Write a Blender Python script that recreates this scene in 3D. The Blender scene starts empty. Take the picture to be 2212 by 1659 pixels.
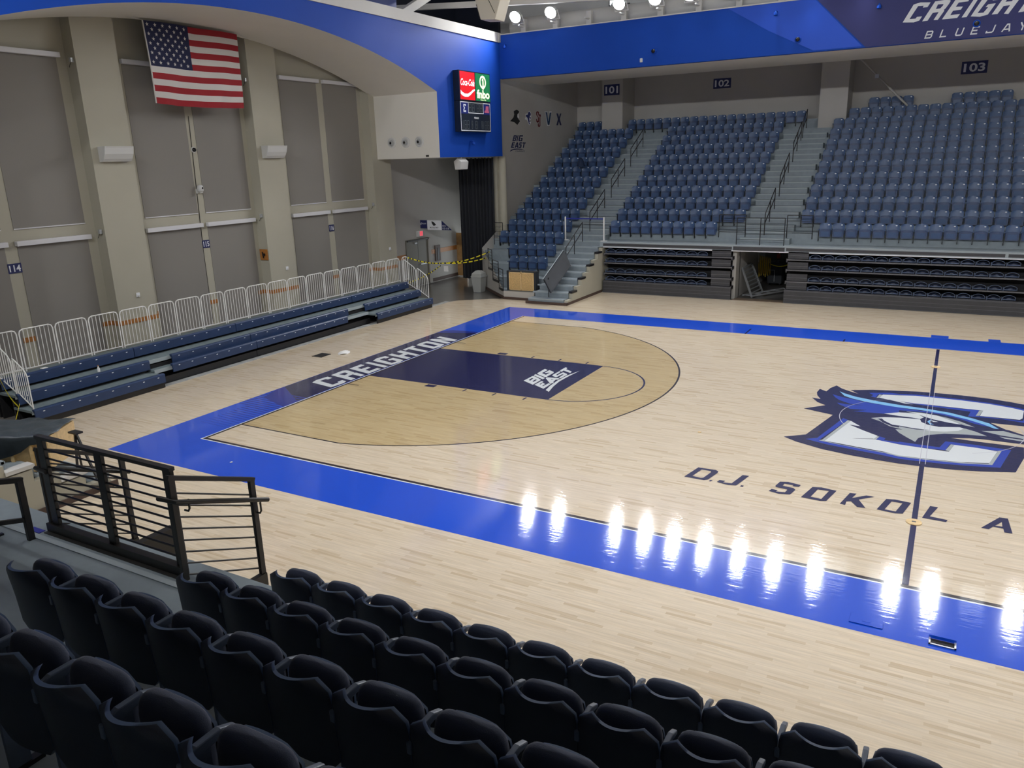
import bpy, bmesh, math, random
from mathutils import Vector, Matrix
random.seed(7)
R = math.radians
scene = bpy.context.scene
COL = scene.collection

# ---------------------------------------------------------------- camera
FOC = 1679.05
CAM = Vector((14.3667, -11.0507, 5.8780)); YAW, PITCH, ROLL = 2.0890, -0.2802, -0.0292
cam_data = bpy.data.cameras.new('camera'); cam_data.sensor_width = 36.0; cam_data.sensor_fit = 'HORIZONTAL'
cam_data.lens = FOC * 36.0 / 2212.0; cam_data.clip_start = 0.05; cam_data.clip_end = 200
cam = bpy.data.objects.new('camera', cam_data); COL.objects.link(cam)
_f = Vector((math.cos(PITCH)*math.cos(YAW), math.cos(PITCH)*math.sin(YAW), math.sin(PITCH)))
_r = _f.cross(Vector((0, 0, 1))).normalized(); _u = _r.cross(_f)
_r2 = math.cos(ROLL)*_r + math.sin(ROLL)*_u; _u2 = -math.sin(ROLL)*_r + math.cos(ROLL)*_u
M = Matrix((( _r2.x, _u2.x, -_f.x, CAM.x), (_r2.y, _u2.y, -_f.y, CAM.y), (_r2.z, _u2.z, -_f.z, CAM.z), (0, 0, 0, 1)))
cam.matrix_world = M
scene.camera = cam

# ---------------------------------------------------------------- world, exposure, light levels
world = bpy.data.worlds.new('world'); scene.world = world; world.use_nodes = True
world.node_tree.nodes['Background'].inputs[0].default_value = (0.75, 0.85, 1.0, 1)
world.node_tree.nodes['Background'].inputs[1].default_value = 3.0
scene.view_settings.view_transform = 'Standard'; scene.view_settings.look = 'None'
scene.view_settings.gamma = 1.0; scene.view_settings.use_curve_mapping = False
scene.view_settings.exposure = 0.0
LAMP_POWER = 710.0        # radiance of a floodlight lens
FAR_LAMPS = [-3.75, -2.0, 1.16, 2.71, 4.14, 5.66, 7.26, 8.86, 10.62, 13.66, 15.12, 18.04, 20.6, 23.4, 26.0, 29.2]
NEAR_LAMPS = [-2.6, -0.4, 2.0, 4.4, 6.8, 9.2, 11.6, 14.0, 16.4, 18.8, 21.2, 23.6, 26.0, 28.4]

# ---------------------------------------------------------------- materials
MATS = {}
def mat(name, col, rough=0.55, metal=0.0, spec=0.5, coat=0.0, coat_r=0.05, emit=None, es=1.0, noise=0.0, nscale=8.0, bump=0.0, bscale=40.0, sheen=0.0):
    m = bpy.data.materials.new(name); m.use_nodes = True; nt = m.node_tree; b = nt.nodes['Principled BSDF']
    b.inputs['Base Color'].default_value = (*col, 1); b.inputs['Roughness'].default_value = rough
    b.inputs['Metallic'].default_value = metal; b.inputs['Specular IOR Level'].default_value = spec
    b.inputs['Coat Weight'].default_value = coat; b.inputs['Coat Roughness'].default_value = coat_r
    b.inputs['Sheen Weight'].default_value = sheen
    if emit:
        b.inputs['Emission Color'].default_value = (*emit, 1); b.inputs['Emission Strength'].default_value = es
    tc = None
    if noise > 0 or bump > 0:
        tc = nt.nodes.new('ShaderNodeTexCoord')
    if noise > 0:
        n = nt.nodes.new('ShaderNodeTexNoise'); n.inputs['Scale'].default_value = nscale; n.inputs['Detail'].default_value = 4
        r = nt.nodes.new('ShaderNodeMapRange'); r.inputs['From Min'].default_value = 0.3; r.inputs['From Max'].default_value = 0.7
        r.inputs['To Min'].default_value = 1 - noise; r.inputs['To Max'].default_value = 1 + noise
        x = nt.nodes.new('ShaderNodeVectorMath'); x.operation = 'SCALE'; x.inputs[0].default_value = col
        nt.links.new(tc.outputs['Object'], n.inputs['Vector']); nt.links.new(n.outputs['Fac'], r.inputs['Value'])
        nt.links.new(r.outputs['Result'], x.inputs['Scale']); nt.links.new(x.outputs['Vector'], b.inputs['Base Color'])
    if bump > 0:
        n = nt.nodes.new('ShaderNodeTexNoise'); n.inputs['Scale'].default_value = bscale; n.inputs['Detail'].default_value = 3
        bp = nt.nodes.new('ShaderNodeBump'); bp.inputs['Strength'].default_value = bump; bp.inputs['Distance'].default_value = 0.01
        nt.links.new(tc.outputs['Object'], n.inputs['Vector']); nt.links.new(n.outputs['Fac'], bp.inputs['Height'])
        nt.links.new(bp.outputs['Normal'], b.inputs['Normal'])
    MATS[name] = m
    return m

def floor_gloss(nt, b, coat_r=0.06):
    """lacquer over the boards: thin waves across the strips so lamps smear into broken streaks"""
    b.inputs['Specular IOR Level'].default_value = 0.08; b.inputs['Coat Weight'].default_value = 1.0; b.inputs['Coat Roughness'].default_value = coat_r; b.inputs['Coat IOR'].default_value = 1.5
    tc = nt.nodes.new('ShaderNodeTexCoord')
    mp = nt.nodes.new('ShaderNodeMapping'); mp.inputs['Scale'].default_value = (1.6, 17.5, 1)
    n = nt.nodes.new('ShaderNodeTexNoise'); n.inputs['Scale'].default_value = 1.0; n.inputs['Detail'].default_value = 3; n.inputs['Roughness'].default_value = 0.6
    bp = nt.nodes.new('ShaderNodeBump'); bp.inputs['Strength'].default_value = 0.55; bp.inputs['Distance'].default_value = 0.0018
    nt.links.new(tc.outputs['Object'], mp.inputs['Vector']); nt.links.new(mp.outputs['Vector'], n.inputs['Vector'])
    nt.links.new(n.outputs['Fac'], bp.inputs['Height']); nt.links.new(bp.outputs['Normal'], b.inputs['Coat Normal'])

def wood_floor(name, c1, c2, c3):
    m = bpy.data.materials.new(name); m.use_nodes = True; nt = m.node_tree; b = nt.nodes['Principled BSDF']
    b.inputs['Roughness'].default_value = 0.45
    tc = nt.nodes.new('ShaderNodeTexCoord')
    br = nt.nodes.new('ShaderNodeTexBrick'); br.inputs['Scale'].default_value = 1.0
    br.inputs['Brick Width'].default_value = 0.62; br.inputs['Row Height'].default_value = 0.057
    br.inputs['Mortar Size'].default_value = 0.0009; br.inputs['Mortar Smooth'].default_value = 0.3; br.inputs['Bias'].default_value = 0.0
    br.offset = 0.37; br.offset_frequency = 2; br.squash = 0.75; br.squash_frequency = 3
    br.inputs['Color1'].default_value = (0, 0, 0, 1); br.inputs['Color2'].default_value = (1, 1, 1, 1); br.inputs['Mortar'].default_value = (0.25, 0.25, 0.25, 1)
    ramp = nt.nodes.new('ShaderNodeValToRGB'); e = ramp.color_ramp.elements
    e[0].position = 0.0; e[0].color = (*c3, 1); e[1].position = 1.0; e[1].color = (*c1, 1)
    k = ramp.color_ramp.elements.new(0.22); k.color = (*c2, 1); k = ramp.color_ramp.elements.new(0.6); k.color = (*[0.5*(a+d) for a, d in zip(c1, c2)], 1)
    mp = nt.nodes.new('ShaderNodeMapping'); mp.inputs['Scale'].default_value = (1.2, 26, 1)
    n = nt.nodes.new('ShaderNodeTexNoise'); n.inputs['Scale'].default_value = 1.3; n.inputs['Detail'].default_value = 5
    r = nt.nodes.new('ShaderNodeMapRange'); r.inputs['From Min'].default_value = 0.25; r.inputs['From Max'].default_value = 0.75; r.inputs['To Min'].default_value = 0.84; r.inputs['To Max'].default_value = 1.1
    x = nt.nodes.new('ShaderNodeVectorMath'); x.operation = 'SCALE'
    nt.links.new(tc.outputs['Object'], br.inputs['Vector']); nt.links.new(br.outputs['Color'], ramp.inputs['Fac'])
    nt.links.new(tc.outputs['Object'], mp.inputs['Vector']); nt.links.new(mp.outputs['Vector'], n.inputs['Vector']); nt.links.new(n.outputs['Fac'], r.inputs['Value'])
    nt.links.new(ramp.outputs['Color'], x.inputs[0]); nt.links.new(r.outputs['Result'], x.inputs['Scale']); nt.links.new(x.outputs['Vector'], b.inputs['Base Color'])
    floor_gloss(nt, b)
    MATS[name] = m
def paint_floor(name, col):
    mat(name, col, rough=0.5); m = MATS[name]; floor_gloss(m.node_tree, m.node_tree.nodes['Principled BSDF'])

wood_floor('maple', (0.74, 0.63, 0.475), (0.70, 0.585, 0.425), (0.60, 0.475, 0.32))
wood_floor('maple_stained', (0.59, 0.46, 0.25), (0.56, 0.425, 0.22), (0.48, 0.35, 0.165))
for _n, _c in (('fl_blue', (0.005, 0.075, 0.62)), ('fl_navy', (0.004, 0.006, 0.07)), ('fl_black', (0.02, 0.012, 0.02)), ('fl_white', (0.74, 0.78, 0.80)),
               ('fl_sky', (0.24, 0.56, 0.90)), ('fl_grey', (0.42, 0.46, 0.46)), ('fl_logo_blue', (0.012, 0.05, 0.42)), ('fl_line', (0.55, 0.55, 0.62)), ('fl_stripe', (0.008, 0.025, 0.28))):
    paint_floor(_n, _c)
mat('concrete_floor', (0.115, 0.105, 0.095), 0.3, coat=0.6, coat_r=0.12, noise=0.12, nscale=1.5)
mat('strip_grey', (0.36, 0.37, 0.36), 0.5, noise=0.25, nscale=3)
mat('threshold', (0.27, 0.20, 0.14), 0.4, noise=0.08, nscale=4)
mat('wall_beige', (0.42, 0.40, 0.32), 0.8, noise=0.02, nscale=1.2)
mat('wall_cool', (0.44, 0.425, 0.395), 0.8, noise=0.02, nscale=1.2)
mat('wall_white', (0.62, 0.61, 0.58), 0.75, noise=0.02, nscale=1.0)
mat('arch_white', (0.70, 0.675, 0.61), 0.75, noise=0.015, nscale=1.0)
mat('upper_grey', (0.50, 0.50, 0.49), 0.8)
mat('fascia_blue', (0.006, 0.055, 0.36), 0.6, spec=0.15, noise=0.03, nscale=0.7, bump=0.05, bscale=3)
mat('fascia_light', (0.009, 0.07, 0.50), 0.5, spec=0.3)
mat('fascia_navy', (0.022, 0.026, 0.12), 0.55, spec=0.3)
mat('letter_white', (0.66, 0.68, 0.70), 0.5)
mat('shade_fabric', (0.24, 0.225, 0.205), 0.9, bump=0.1, bscale=300)
mat('shade_box', (0.66, 0.66, 0.68), 0.5)
mat('orange_wood', (0.40, 0.16, 0.035), 0.5, noise=0.1, nscale=20)
mat('skirt_brown', (0.075, 0.045, 0.035), 0.6)
mat('step_grey', (0.24, 0.285, 0.31), 0.6, noise=0.07, nscale=5)
mat('step_nose', (0.33, 0.38, 0.40), 0.55)
mat('bleach_deck', (0.17, 0.215, 0.225), 0.5, noise=0.12, nscale=6)
mat('bench_blue', (0.016, 0.038, 0.105), 0.42, noise=0.08, nscale=3)
mat('seat_blue', (0.040, 0.085, 0.19), 0.42)
mat('seat_blue_pan', (0.024, 0.050, 0.13), 0.45)
mat('seat_edge', (0.07, 0.115, 0.21), 0.4)  # rim highlight put into the colour; far armrests share this blue
mat('seat_dark', (0.018, 0.024, 0.042), 0.5, bump=0.05, bscale=200)
mat('cushion', (0.026, 0.038, 0.078), 0.85, bump=0.12, bscale=250, sheen=0.15)
mat('seat_arm', (0.09, 0.12, 0.18), 0.4)
mat('black_metal', (0.012, 0.012, 0.014), 0.35)
mat('dark_bronze', (0.020, 0.018, 0.016), 0.4)
mat('dark_panel', (0.018, 0.020, 0.024), 0.6, noise=0.1, nscale=3)
mat('retract', (0.045, 0.045, 0.050), 0.55, noise=0.12, nscale=5)
mat('retract_lip', (0.12, 0.12, 0.13), 0.5)
mat('folded_rim', (0.10, 0.14, 0.23), 0.4)
mat('folded_seat', (0.014, 0.022, 0.05), 0.5)
mat('plate_white', (0.80, 0.82, 0.85), 0.4)
mat('white_rail', (0.72, 0.72, 0.70), 0.4)
mat('aluminium', (0.50, 0.52, 0.53), 0.38, metal=0.6)
mat('curtain_black', (0.012, 0.014, 0.020), 0.9, sheen=0.1)
mat('panel_black', (0.020, 0.024, 0.030), 0.7, noise=0.1, nscale=4)
mat('osb', (0.60, 0.40, 0.17), 0.7, noise=0.3, nscale=30)
mat('pine', (0.70, 0.50, 0.24), 0.6, noise=0.12, nscale=14)
mat('tarp', (0.045, 0.058, 0.068), 0.38, noise=0.25, nscale=5, bump=0.6, bscale=9)
mat('bin_grey', (0.36, 0.37, 0.35), 0.5)
mat('door_grey', (0.17, 0.16, 0.13), 0.5)
mat('door_wood', (0.42, 0.24, 0.09), 0.35, noise=0.15, nscale=7, coat=0.3)
mat('sign_navy', (0.012, 0.018, 0.10), 0.45)
mat('sign_white', (0.72, 0.74, 0.78), 0.5)
mat('sign_black', (0.010, 0.012, 0.014), 0.5)
mat('exit_red', (0.55, 0.04, 0.06), 0.4, emit=(1.0, 0.10, 0.14), es=0.55)
mat('flag_red', (0.30, 0.012, 0.02), 0.85)
mat('flag_white', (0.62, 0.60, 0.57), 0.85)
mat('flag_blue', (0.012, 0.016, 0.06), 0.85)
mat('ad_red', (0.60, 0.01, 0.015), 0.3, emit=(0.85, 0.012, 0.02), es=0.45)
mat('ad_green', (0.01, 0.14, 0.05), 0.3, emit=(0.01, 0.16, 0.05), es=0.5)
mat('ad_white', (0.9, 0.9, 0.9), 0.3, emit=(1.0, 0.97, 0.95), es=0.5)
mat('ad_glow', (0.9, 0.9, 0.6), 0.3, emit=(1.0, 1.0, 0.55), es=1.1)
mat('board_black', (0.010, 0.016, 0.030), 0.3)
mat('board_blue', (0.010, 0.020, 0.16), 0.35)
mat('digit_off', (0.13, 0.15, 0.16), 0.4)
mat('ad_pink', (0.55, 0.12, 0.22), 0.5)
mat('maroon', (0.16, 0.012, 0.02), 0.5)
mat('logo_navy', (0.012, 0.02, 0.09), 0.5)
mat('logo_teal', (0.012, 0.05, 0.13), 0.5)
mat('yellow_tape', (0.75, 0.65, 0.02), 0.5)
mat('yellow_cord', (0.62, 0.42, 0.02), 0.6)
mat('paper', (0.78, 0.78, 0.76), 0.7)
mat('speaker_white', (0.60, 0.60, 0.58), 0.5)
mat('speaker_cream', (0.66, 0.60, 0.47), 0.55)
mat('black_void', (0.004, 0.004, 0.005), 0.8)  # near-black, painted as the darkness inside hollows
mat('navy_panel', (0.010, 0.014, 0.030), 0.35)
mat('window_blue', (0.012, 0.035, 0.22), 0.3)
mat('lamp_white', (0.70, 0.70, 0.68), 0.4)
mat('lens', (1, 1, 1), 0.3, emit=(0.985, 0.985, 1.0), es=LAMP_POWER)
mat('daylight_glass', (0.9, 0.95, 1.0), 0.2, emit=(0.85, 0.93, 1.0), es=5.0)
mat('belt_blue', (0.02, 0.03, 0.30), 0.6)
mat('red_box', (0.30, 0.05, 0.03), 0.5)
mat('dark_glass', (0.01, 0.01, 0.012), 0.08)
mat('dome_blue', (0.02, 0.035, 0.08), 0.25)

# ---------------------------------------------------------------- mesh helpers
class MB:
    def __init__(s): s.v = []; s.f = []; s.m = []; s.mats = []
    def mi(s, name):
        if name not in s.mats: s.mats.append(name)
        return s.mats.index(name)
    def add(s, vs, fs, m):
        o = len(s.v); k = s.mi(m); s.v.extend([tuple(p) for p in vs])
        for f in fs: s.f.append(tuple(i + o for i in f)); s.m.append(k)
        return s
    def box(s, x0, y0, z0, x1, y1, z1, m, T=None):
        vs = [Vector((x, y, z)) for z in (z0, z1) for y in (y0, y1) for x in (x0, x1)]
        if T: vs = [T @ p for p in vs]
        return s.add(vs, [(0, 2, 3, 1), (4, 5, 7, 6), (0, 1, 5, 4), (2, 6, 7, 3), (0, 4, 6, 2), (1, 3, 7, 5)], m)
    def tube(s, pts, r, m, n=8, closed=False):
        pts = [Vector(p) for p in pts]; N = len(pts); rings = []
        up = Vector((0, 0, 1))
        for i, p in enumerate(pts):
            a = pts[i-1] if (i > 0 or closed) else None; b = pts[(i+1) % N] if (i < N-1 or closed) else None
            d1 = (p - a).normalized() if a is not None else None; d2 = (b - p).normalized() if b is not None else None
            d = d1 if d2 is None else d2 if d1 is None else (d1 + d2).normalized()
            u = up if abs(d.z) < 0.95 else Vector((1, 0, 0)) if abs(d.x) < 0.9 else Vector((0, 1, 0))
            if i and abs((rings[-1][1]).dot(d)) < 0.95: u = rings[-1][1]
            e1 = (u - d*u.dot(d)).normalized(); e2 = d.cross(e1)
            k = 1.0
            if d1 is not None and d2 is not None: k = 1.0 / max(0.5, d.dot(d2))
            rings.append(([p + (e1*math.cos(t) + e2*math.sin(t))*r*(k if 0 else 1) for t in [2*math.pi*j/n for j in range(n)]], e1))
        vs = [q for rg, _ in rings for q in rg]; fs = []
        for i in range(N if closed else N-1):
            for j in range(n):
                a = i*n + j; b = i*n + (j+1) % n; c = ((i+1) % N)*n + (j+1) % n; d = ((i+1) % N)*n + j
                fs.append((a, b, c, d))
        if not closed: fs.append(tuple(range(n))[::-1]); fs.append(tuple(range((N-1)*n, N*n)))
        return s.add(vs, fs, m)
    def bar(s, p, q, w, h, m, up=(0, 0, 1)):
        p = Vector(p); q = Vector(q); d = (q-p).normalized(); u = Vector(up)
        if abs(d.dot(u)) > 0.98: u = Vector((0, 1, 0))
        e2 = d.cross(u).normalized(); e1 = e2.cross(d)
        vs = [c + e2*a*w/2 + e1*b*h/2 for c in (p, q) for a, b in ((-1, -1), (1, -1), (1, 1), (-1, 1))]
        return s.add(vs, [(0, 3, 2, 1), (4, 5, 6, 7), (0, 1, 5, 4), (1, 2, 6, 5), (2, 3, 7, 6), (3, 0, 4, 7)], m)
    def prism(s, poly, fn, d0, d1, m):
        """poly of 2D points; fn(a, b, d) -> 3D"""
        n = len(poly); vs = [fn(a, b, d0) for a, b in poly] + [fn(a, b, d1) for a, b in poly]
        fs = [tuple(range(n))[::-1], tuple(range(n, 2*n))] + [(i, (i+1) % n, n+(i+1) % n, n+i) for i in range(n)]
        return s.add(vs, fs, m)
    def lathe(s, prof, c, m, n=20, axis='z'):
        vs = []; fs = []
        for r_, h in prof:
            for j in range(n):
                t = 2*math.pi*j/n; a, b = r_*math.cos(t), r_*math.sin(t)
                vs.append((c[0]+a, c[1]+b, c[2]+h) if axis == 'z' else (c[0]+h, c[1]+a, c[2]+b) if axis == 'x' else (c[0]+a, c[1]+h, c[2]+b))
        for i in range(len(prof)-1):
            for j in range(n): fs.append((i*n+j, i*n+(j+1) % n, (i+1)*n+(j+1) % n, (i+1)*n+j))
        fs.append(tuple(range(n))[::-1]); fs.append(tuple(range((len(prof)-1)*n, len(prof)*n)))
        return s.add(vs, fs, m)
    def grid(s, P, m, thick=None):
        """P[i][j] points; optional thickness vector function offsets back side"""
        h = len(P); w = len(P[0]); vs = [p for row in P for p in row]; fs = [(i*w+j, i*w+j+1, (i+1)*w+j+1, (i+1)*w+j) for i in range(h-1) for j in range(w-1)]
        if thick is not None:
            t = Vector(thick); o = h*w; vs += [Vector(p)+t for row in P for p in row]
            fs += [(o+i*w+j, o+(i+1)*w+j, o+(i+1)*w+j+1, o+i*w+j+1) for i in range(h-1) for j in range(w-1)]
            rim = [j for j in range(w)] + [i*w+w-1 for i in range(1, h)] + [(h-1)*w+j for j in range(w-2, -1, -1)] + [i*w for i in range(h-2, 0, -1)]
            for a, b in zip(rim, rim[1:]+rim[:1]): fs.append((b, a, o+a, o+b))
        return s.add(vs, fs, m)
    def build(s, name, parent=None, smooth=None, bevel=0, recalc=True):
        me = bpy.data.meshes.new(name); me.from_pydata([tuple(p) for p in s.v], [], s.f)
        for k in s.mats: me.materials.append(MATS[k])
        me.polygons.foreach_set('material_index', s.m)
        if recalc:
            bm = bmesh.new(); bm.from_mesh(me); bmesh.ops.recalc_face_normals(bm, faces=bm.faces); bm.to_mesh(me); bm.free()
        if smooth is not None:
            me.polygons.foreach_set('use_smooth', [True]*len(me.polygons))
            if smooth < 179: me.set_sharp_from_angle(angle=R(smooth))
        me.update()
        o = bpy.data.objects.new(name, me); COL.objects.link(o)
        if parent: o.parent = parent
        if bevel:
            b = o.modifiers.new('bevel', 'BEVEL'); b.width = bevel; b.segments = 2; b.limit_method = 'ANGLE'; b.angle_limit = R(40)
        return o
def tag(o, label, cat, group=None, kind=None):
    o['label'] = label; o['category'] = cat
    if group: o['group'] = group
    if kind: o['kind'] = kind
    return o
def struct(o, label=None):
    o['kind'] = 'structure'
    return o
def empty(name, loc=(0, 0, 0), rz=0.0):
    o = bpy.data.objects.new(name, None); COL.objects.link(o); o.location = loc; o.rotation_euler = (0, 0, rz); o.empty_display_size = 0.1
    return o
def dup(root, loc, rz, label, group=None, scale=None):
    r = root.copy(); COL.objects.link(r); r.location = loc; r.rotation_euler = (0, 0, rz); r['label'] = label
    if group: r['group'] = group
    if scale: r.scale = (scale,)*3
    for ch in list(root.children):
        c = ch.copy(); COL.objects.link(c); c.parent = r
        for g in ch.children:
            d = g.copy(); COL.objects.link(d); d.parent = c
    return r
ORD = ['', 'first', 'second', 'third', 'fourth', 'fifth', 'sixth', 'seventh', 'eighth', 'ninth', 'tenth', 'eleventh', 'twelfth', 'thirteenth', 'fourteenth', 'fifteenth', 'sixteenth', 'seventeenth', 'eighteenth', 'nineteenth', 'twentieth']

def poly_fill(splines):
    """2D closed outlines (holes inside outlines allowed) -> (verts, faces) through a filled 2D curve"""
    cu = bpy.data.curves.new('tmp', 'CURVE'); cu.dimensions = '2D'; cu.fill_mode = 'BOTH'
    for pts in splines:
        sp = cu.splines.new('POLY'); sp.points.add(len(pts)-1); sp.use_cyclic_u = True
        for i, p in enumerate(pts): sp.points[i].co = (p[0], p[1], 0, 1)
    ob = bpy.data.objects.new('tmp', cu); COL.objects.link(ob)
    me = bpy.data.meshes.new_from_object(ob); vs = [tuple(v.co) for v in me.vertices]; fs = [tuple(p.vertices) for p in me.polygons]
    bpy.data.objects.remove(ob); bpy.data.meshes.remove(me); bpy.data.curves.remove(cu)
    return vs, fs
def text_fill(txt, size=1.0, shear=0.0, bold=0.0, align='LEFT', space=1.0):
    cu = bpy.data.curves.new('tmp', 'FONT'); cu.body = txt; cu.size = size; cu.shear = shear; cu.offset = bold; cu.align_x = align; cu.space_character = space
    cu.resolution_u = 3
    ob = bpy.data.objects.new('tmp', cu); COL.objects.link(ob)
    me = bpy.data.meshes.new_from_object(ob); vs = [tuple(v.co) for v in me.vertices]; fs = [tuple(p.vertices) for p in me.polygons]
    bpy.data.objects.remove(ob); bpy.data.meshes.remove(me); bpy.data.curves.remove(cu)
    return vs, fs
def fit(vf, x0, y0, x1, y1):
    """scale 2D verts to a box"""
    vs, fs = vf; ax = min(v[0] for v in vs); bx = max(v[0] for v in vs); ay = min(v[1] for v in vs); by = max(v[1] for v in vs)
    return [(x0+(v[0]-ax)/(bx-ax)*(x1-x0), y0+(v[1]-ay)/(by-ay)*(y1-y0)) for v in vs], fs
def put(mb, vf, fn, m):
    mb.add([fn(v[0], v[1]) for v in vf[0]], vf[1], m)
def strokes(paths, t):
    """mitred stroke outlines as quads, for block lettering; returns (verts, faces)"""
    V = []; F = []
    for P in paths:
        n = len(P); L = []; Rr = []
        for i in range(n):
            p = Vector(P[i]); a = Vector(P[i-1]) if i else None; b = Vector(P[i+1]) if i < n-1 else None
            d1 = (p-a).normalized() if a is not None else None; d2 = (b-p).normalized() if b is not None else None
            if d1 is None: d1 = d2
            if d2 is None: d2 = d1
            d = (d1+d2).normalized(); nn = Vector((-d.y, d.x)); k = t/2/max(0.4, nn.dot(Vector((-d1.y, d1.x))))
            L.append(p+nn*k); Rr.append(p-nn*k)
        o = len(V); V += [tuple(q) for q in L] + [tuple(q) for q in Rr]
        for i in range(n-1): F.append((o+i, o+i+1, o+n+i+1, o+n+i))
    return V, F
h = .5
GL = {'B': [[(.1, .08), (.1, .92), (.72, .92), (.84, .8), (.84, .6), (.74, .5), (.1, .5)], [(.7, .5), (.86, .4), (.86, .2), (.74, .08), (.02, .08)]],
      'L': [[(.1, 1), (.1, .08), (.86, .08)]], 'U': [[(.1, 1), (.1, .2), (.22, .08), (.74, .08), (.86, .2), (.86, 1)]],
      'E': [[(.9, .92), (.1, .92), (.1, .08), (.9, .08)], [(.1, .5), (.76, .5)]], 'J': [[(.05, .3), (.05, .08), (.7, .08), (.84, .2), (.84, 1)]],
      'A': [[(.02, 0), (.36, .92), (.6, .92), (.94, 0)], [(.2, .3), (.76, .3)]], 'Y': [[(.02, 1), (.45, .45), (.45, 0)], [(.9, 1), (.45, .45)]],
      'S': [[(.88, .72), (.88, .92), (.1, .92), (.1, .54), (.86, .48), (.86, .08), (.06, .08), (.06, .3)]]}
TR = {}
TR['creighton'] = [[[-1.02,4.54],[-1.09,4.79],[-1.04,5.2],[-0.82,5.15],[-0.82,4.97],[-0.91,4.97],[-0.92,4.75],[-0.32,4.61],[-0.31,4.85],[-0.39,4.88],[-0.39,5.08],[-0.2,5.04],[-0.13,4.84],[-0.18,4.38]],[[-1.06,5.37],[-1.09,5.89],[-1.01,5.98],[-0.9,5.97],[-0.66,5.9],[-0.61,5.86],[-0.55,5.89],[-0.14,5.78],[-0.15,5.61],[-0.52,5.69],[-0.51,5.46],[-0.15,5.38],[-0.14,5.17]],[[-0.9,5.53],[-0.89,5.74],[-0.84,5.76],[-0.69,5.69],[-0.68,5.52]],[[-1.05,6.16],[-1.07,6.71],[-0.89,6.68],[-0.88,6.33],[-0.69,6.28],[-0.67,6.56],[-0.53,6.53],[-0.51,6.24],[-0.31,6.2],[-0.32,6.57],[-0.14,6.52],[-0.14,5.94]],[[-1.06,6.89],[-1.06,7.05],[-0.14,6.88],[-0.14,6.69]],[[-1.0,7.21],[-1.1,7.52],[-1.03,7.86],[-0.81,7.8],[-0.81,7.61],[-0.9,7.63],[-0.9,7.42],[-0.28,7.24],[-0.27,7.46],[-0.51,7.55],[-0.53,7.45],[-0.65,7.51],[-0.66,7.78],[-0.16,7.66],[-0.09,7.39],[-0.15,7.03]],[[-1.05,8.02],[-1.03,8.21],[-0.68,8.12],[-0.68,8.35],[-1.03,8.45],[-1.05,8.68],[-0.09,8.43],[-0.12,8.26],[-0.5,8.35],[-0.49,8.12],[-0.14,8.02],[-0.14,7.81]],[[-1.04,8.79],[-1.06,9.36],[-0.91,9.34],[-0.89,9.16],[-0.13,8.96],[-0.12,8.77],[-0.9,8.93],[-0.87,8.73]],[[-1.0,9.49],[-1.06,9.77],[-1.01,10.15],[-0.19,9.96],[-0.11,9.65],[-0.17,9.29]],[[-0.88,9.7],[-0.88,9.89],[-0.3,9.76],[-0.31,9.55]],[[-1.04,10.29],[-1.07,10.51],[-0.54,10.61],[-1.02,10.71],[-1.02,10.93],[-0.15,10.72],[-0.14,10.51],[-0.63,10.41],[-0.15,10.3],[-0.14,10.09]]]
TR['bigeast'] = [[[4.39,7.1],[4.39,7.61],[4.44,7.64],[4.77,7.4],[4.8,7.33],[4.81,6.85]],[[4.49,7.22],[4.47,7.43],[4.52,7.43],[4.56,7.17]],[[4.64,7.14],[4.63,7.34],[4.69,7.33],[4.7,7.11]],[[4.39,7.7],[4.38,7.84],[4.81,7.59],[4.81,7.44]],[[4.38,7.95],[4.36,8.47],[4.5,8.37],[4.49,8.02],[4.68,7.89],[4.68,8.15],[4.6,8.06],[4.55,8.06],[4.54,8.39],[4.75,8.26],[4.79,8.16],[4.8,7.68],[4.73,7.68],[4.42,7.87]],[[4.85,6.86],[4.86,7.28],[4.95,7.22],[4.95,6.97],[4.99,6.94],[4.98,7.12],[5.09,7.04],[5.09,6.86],[5.13,6.85],[5.14,7.15],[5.23,7.09],[5.25,6.62]],[[4.84,7.57],[4.82,7.67],[5.15,7.72],[5.2,7.71],[5.22,7.58],[5.16,7.55],[5.19,7.34],[5.24,7.26],[5.21,7.11]],[[5.02,7.54],[5.08,7.57],[5.06,7.49]],[[4.87,7.91],[4.86,7.99],[4.86,8.4],[4.93,8.35],[4.95,8.01],[5.0,7.96],[5.0,8.25],[5.02,8.32],[5.2,8.21],[5.23,8.13],[5.22,7.73],[5.14,7.77],[5.13,8.13],[5.08,8.12],[5.07,7.83],[5.05,7.78],[4.92,7.85]],[[4.84,8.46],[4.84,8.87],[4.93,8.79],[4.94,8.68],[5.21,8.49],[5.23,8.34],[4.94,8.51],[4.95,8.36]],[[5.36,6.54],[5.29,6.92],[5.24,7.5],[5.26,8.07],[5.38,8.66],[5.34,8.02],[5.33,7.42],[5.4,6.9],[5.48,6.55],[5.51,6.42]]]
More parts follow.
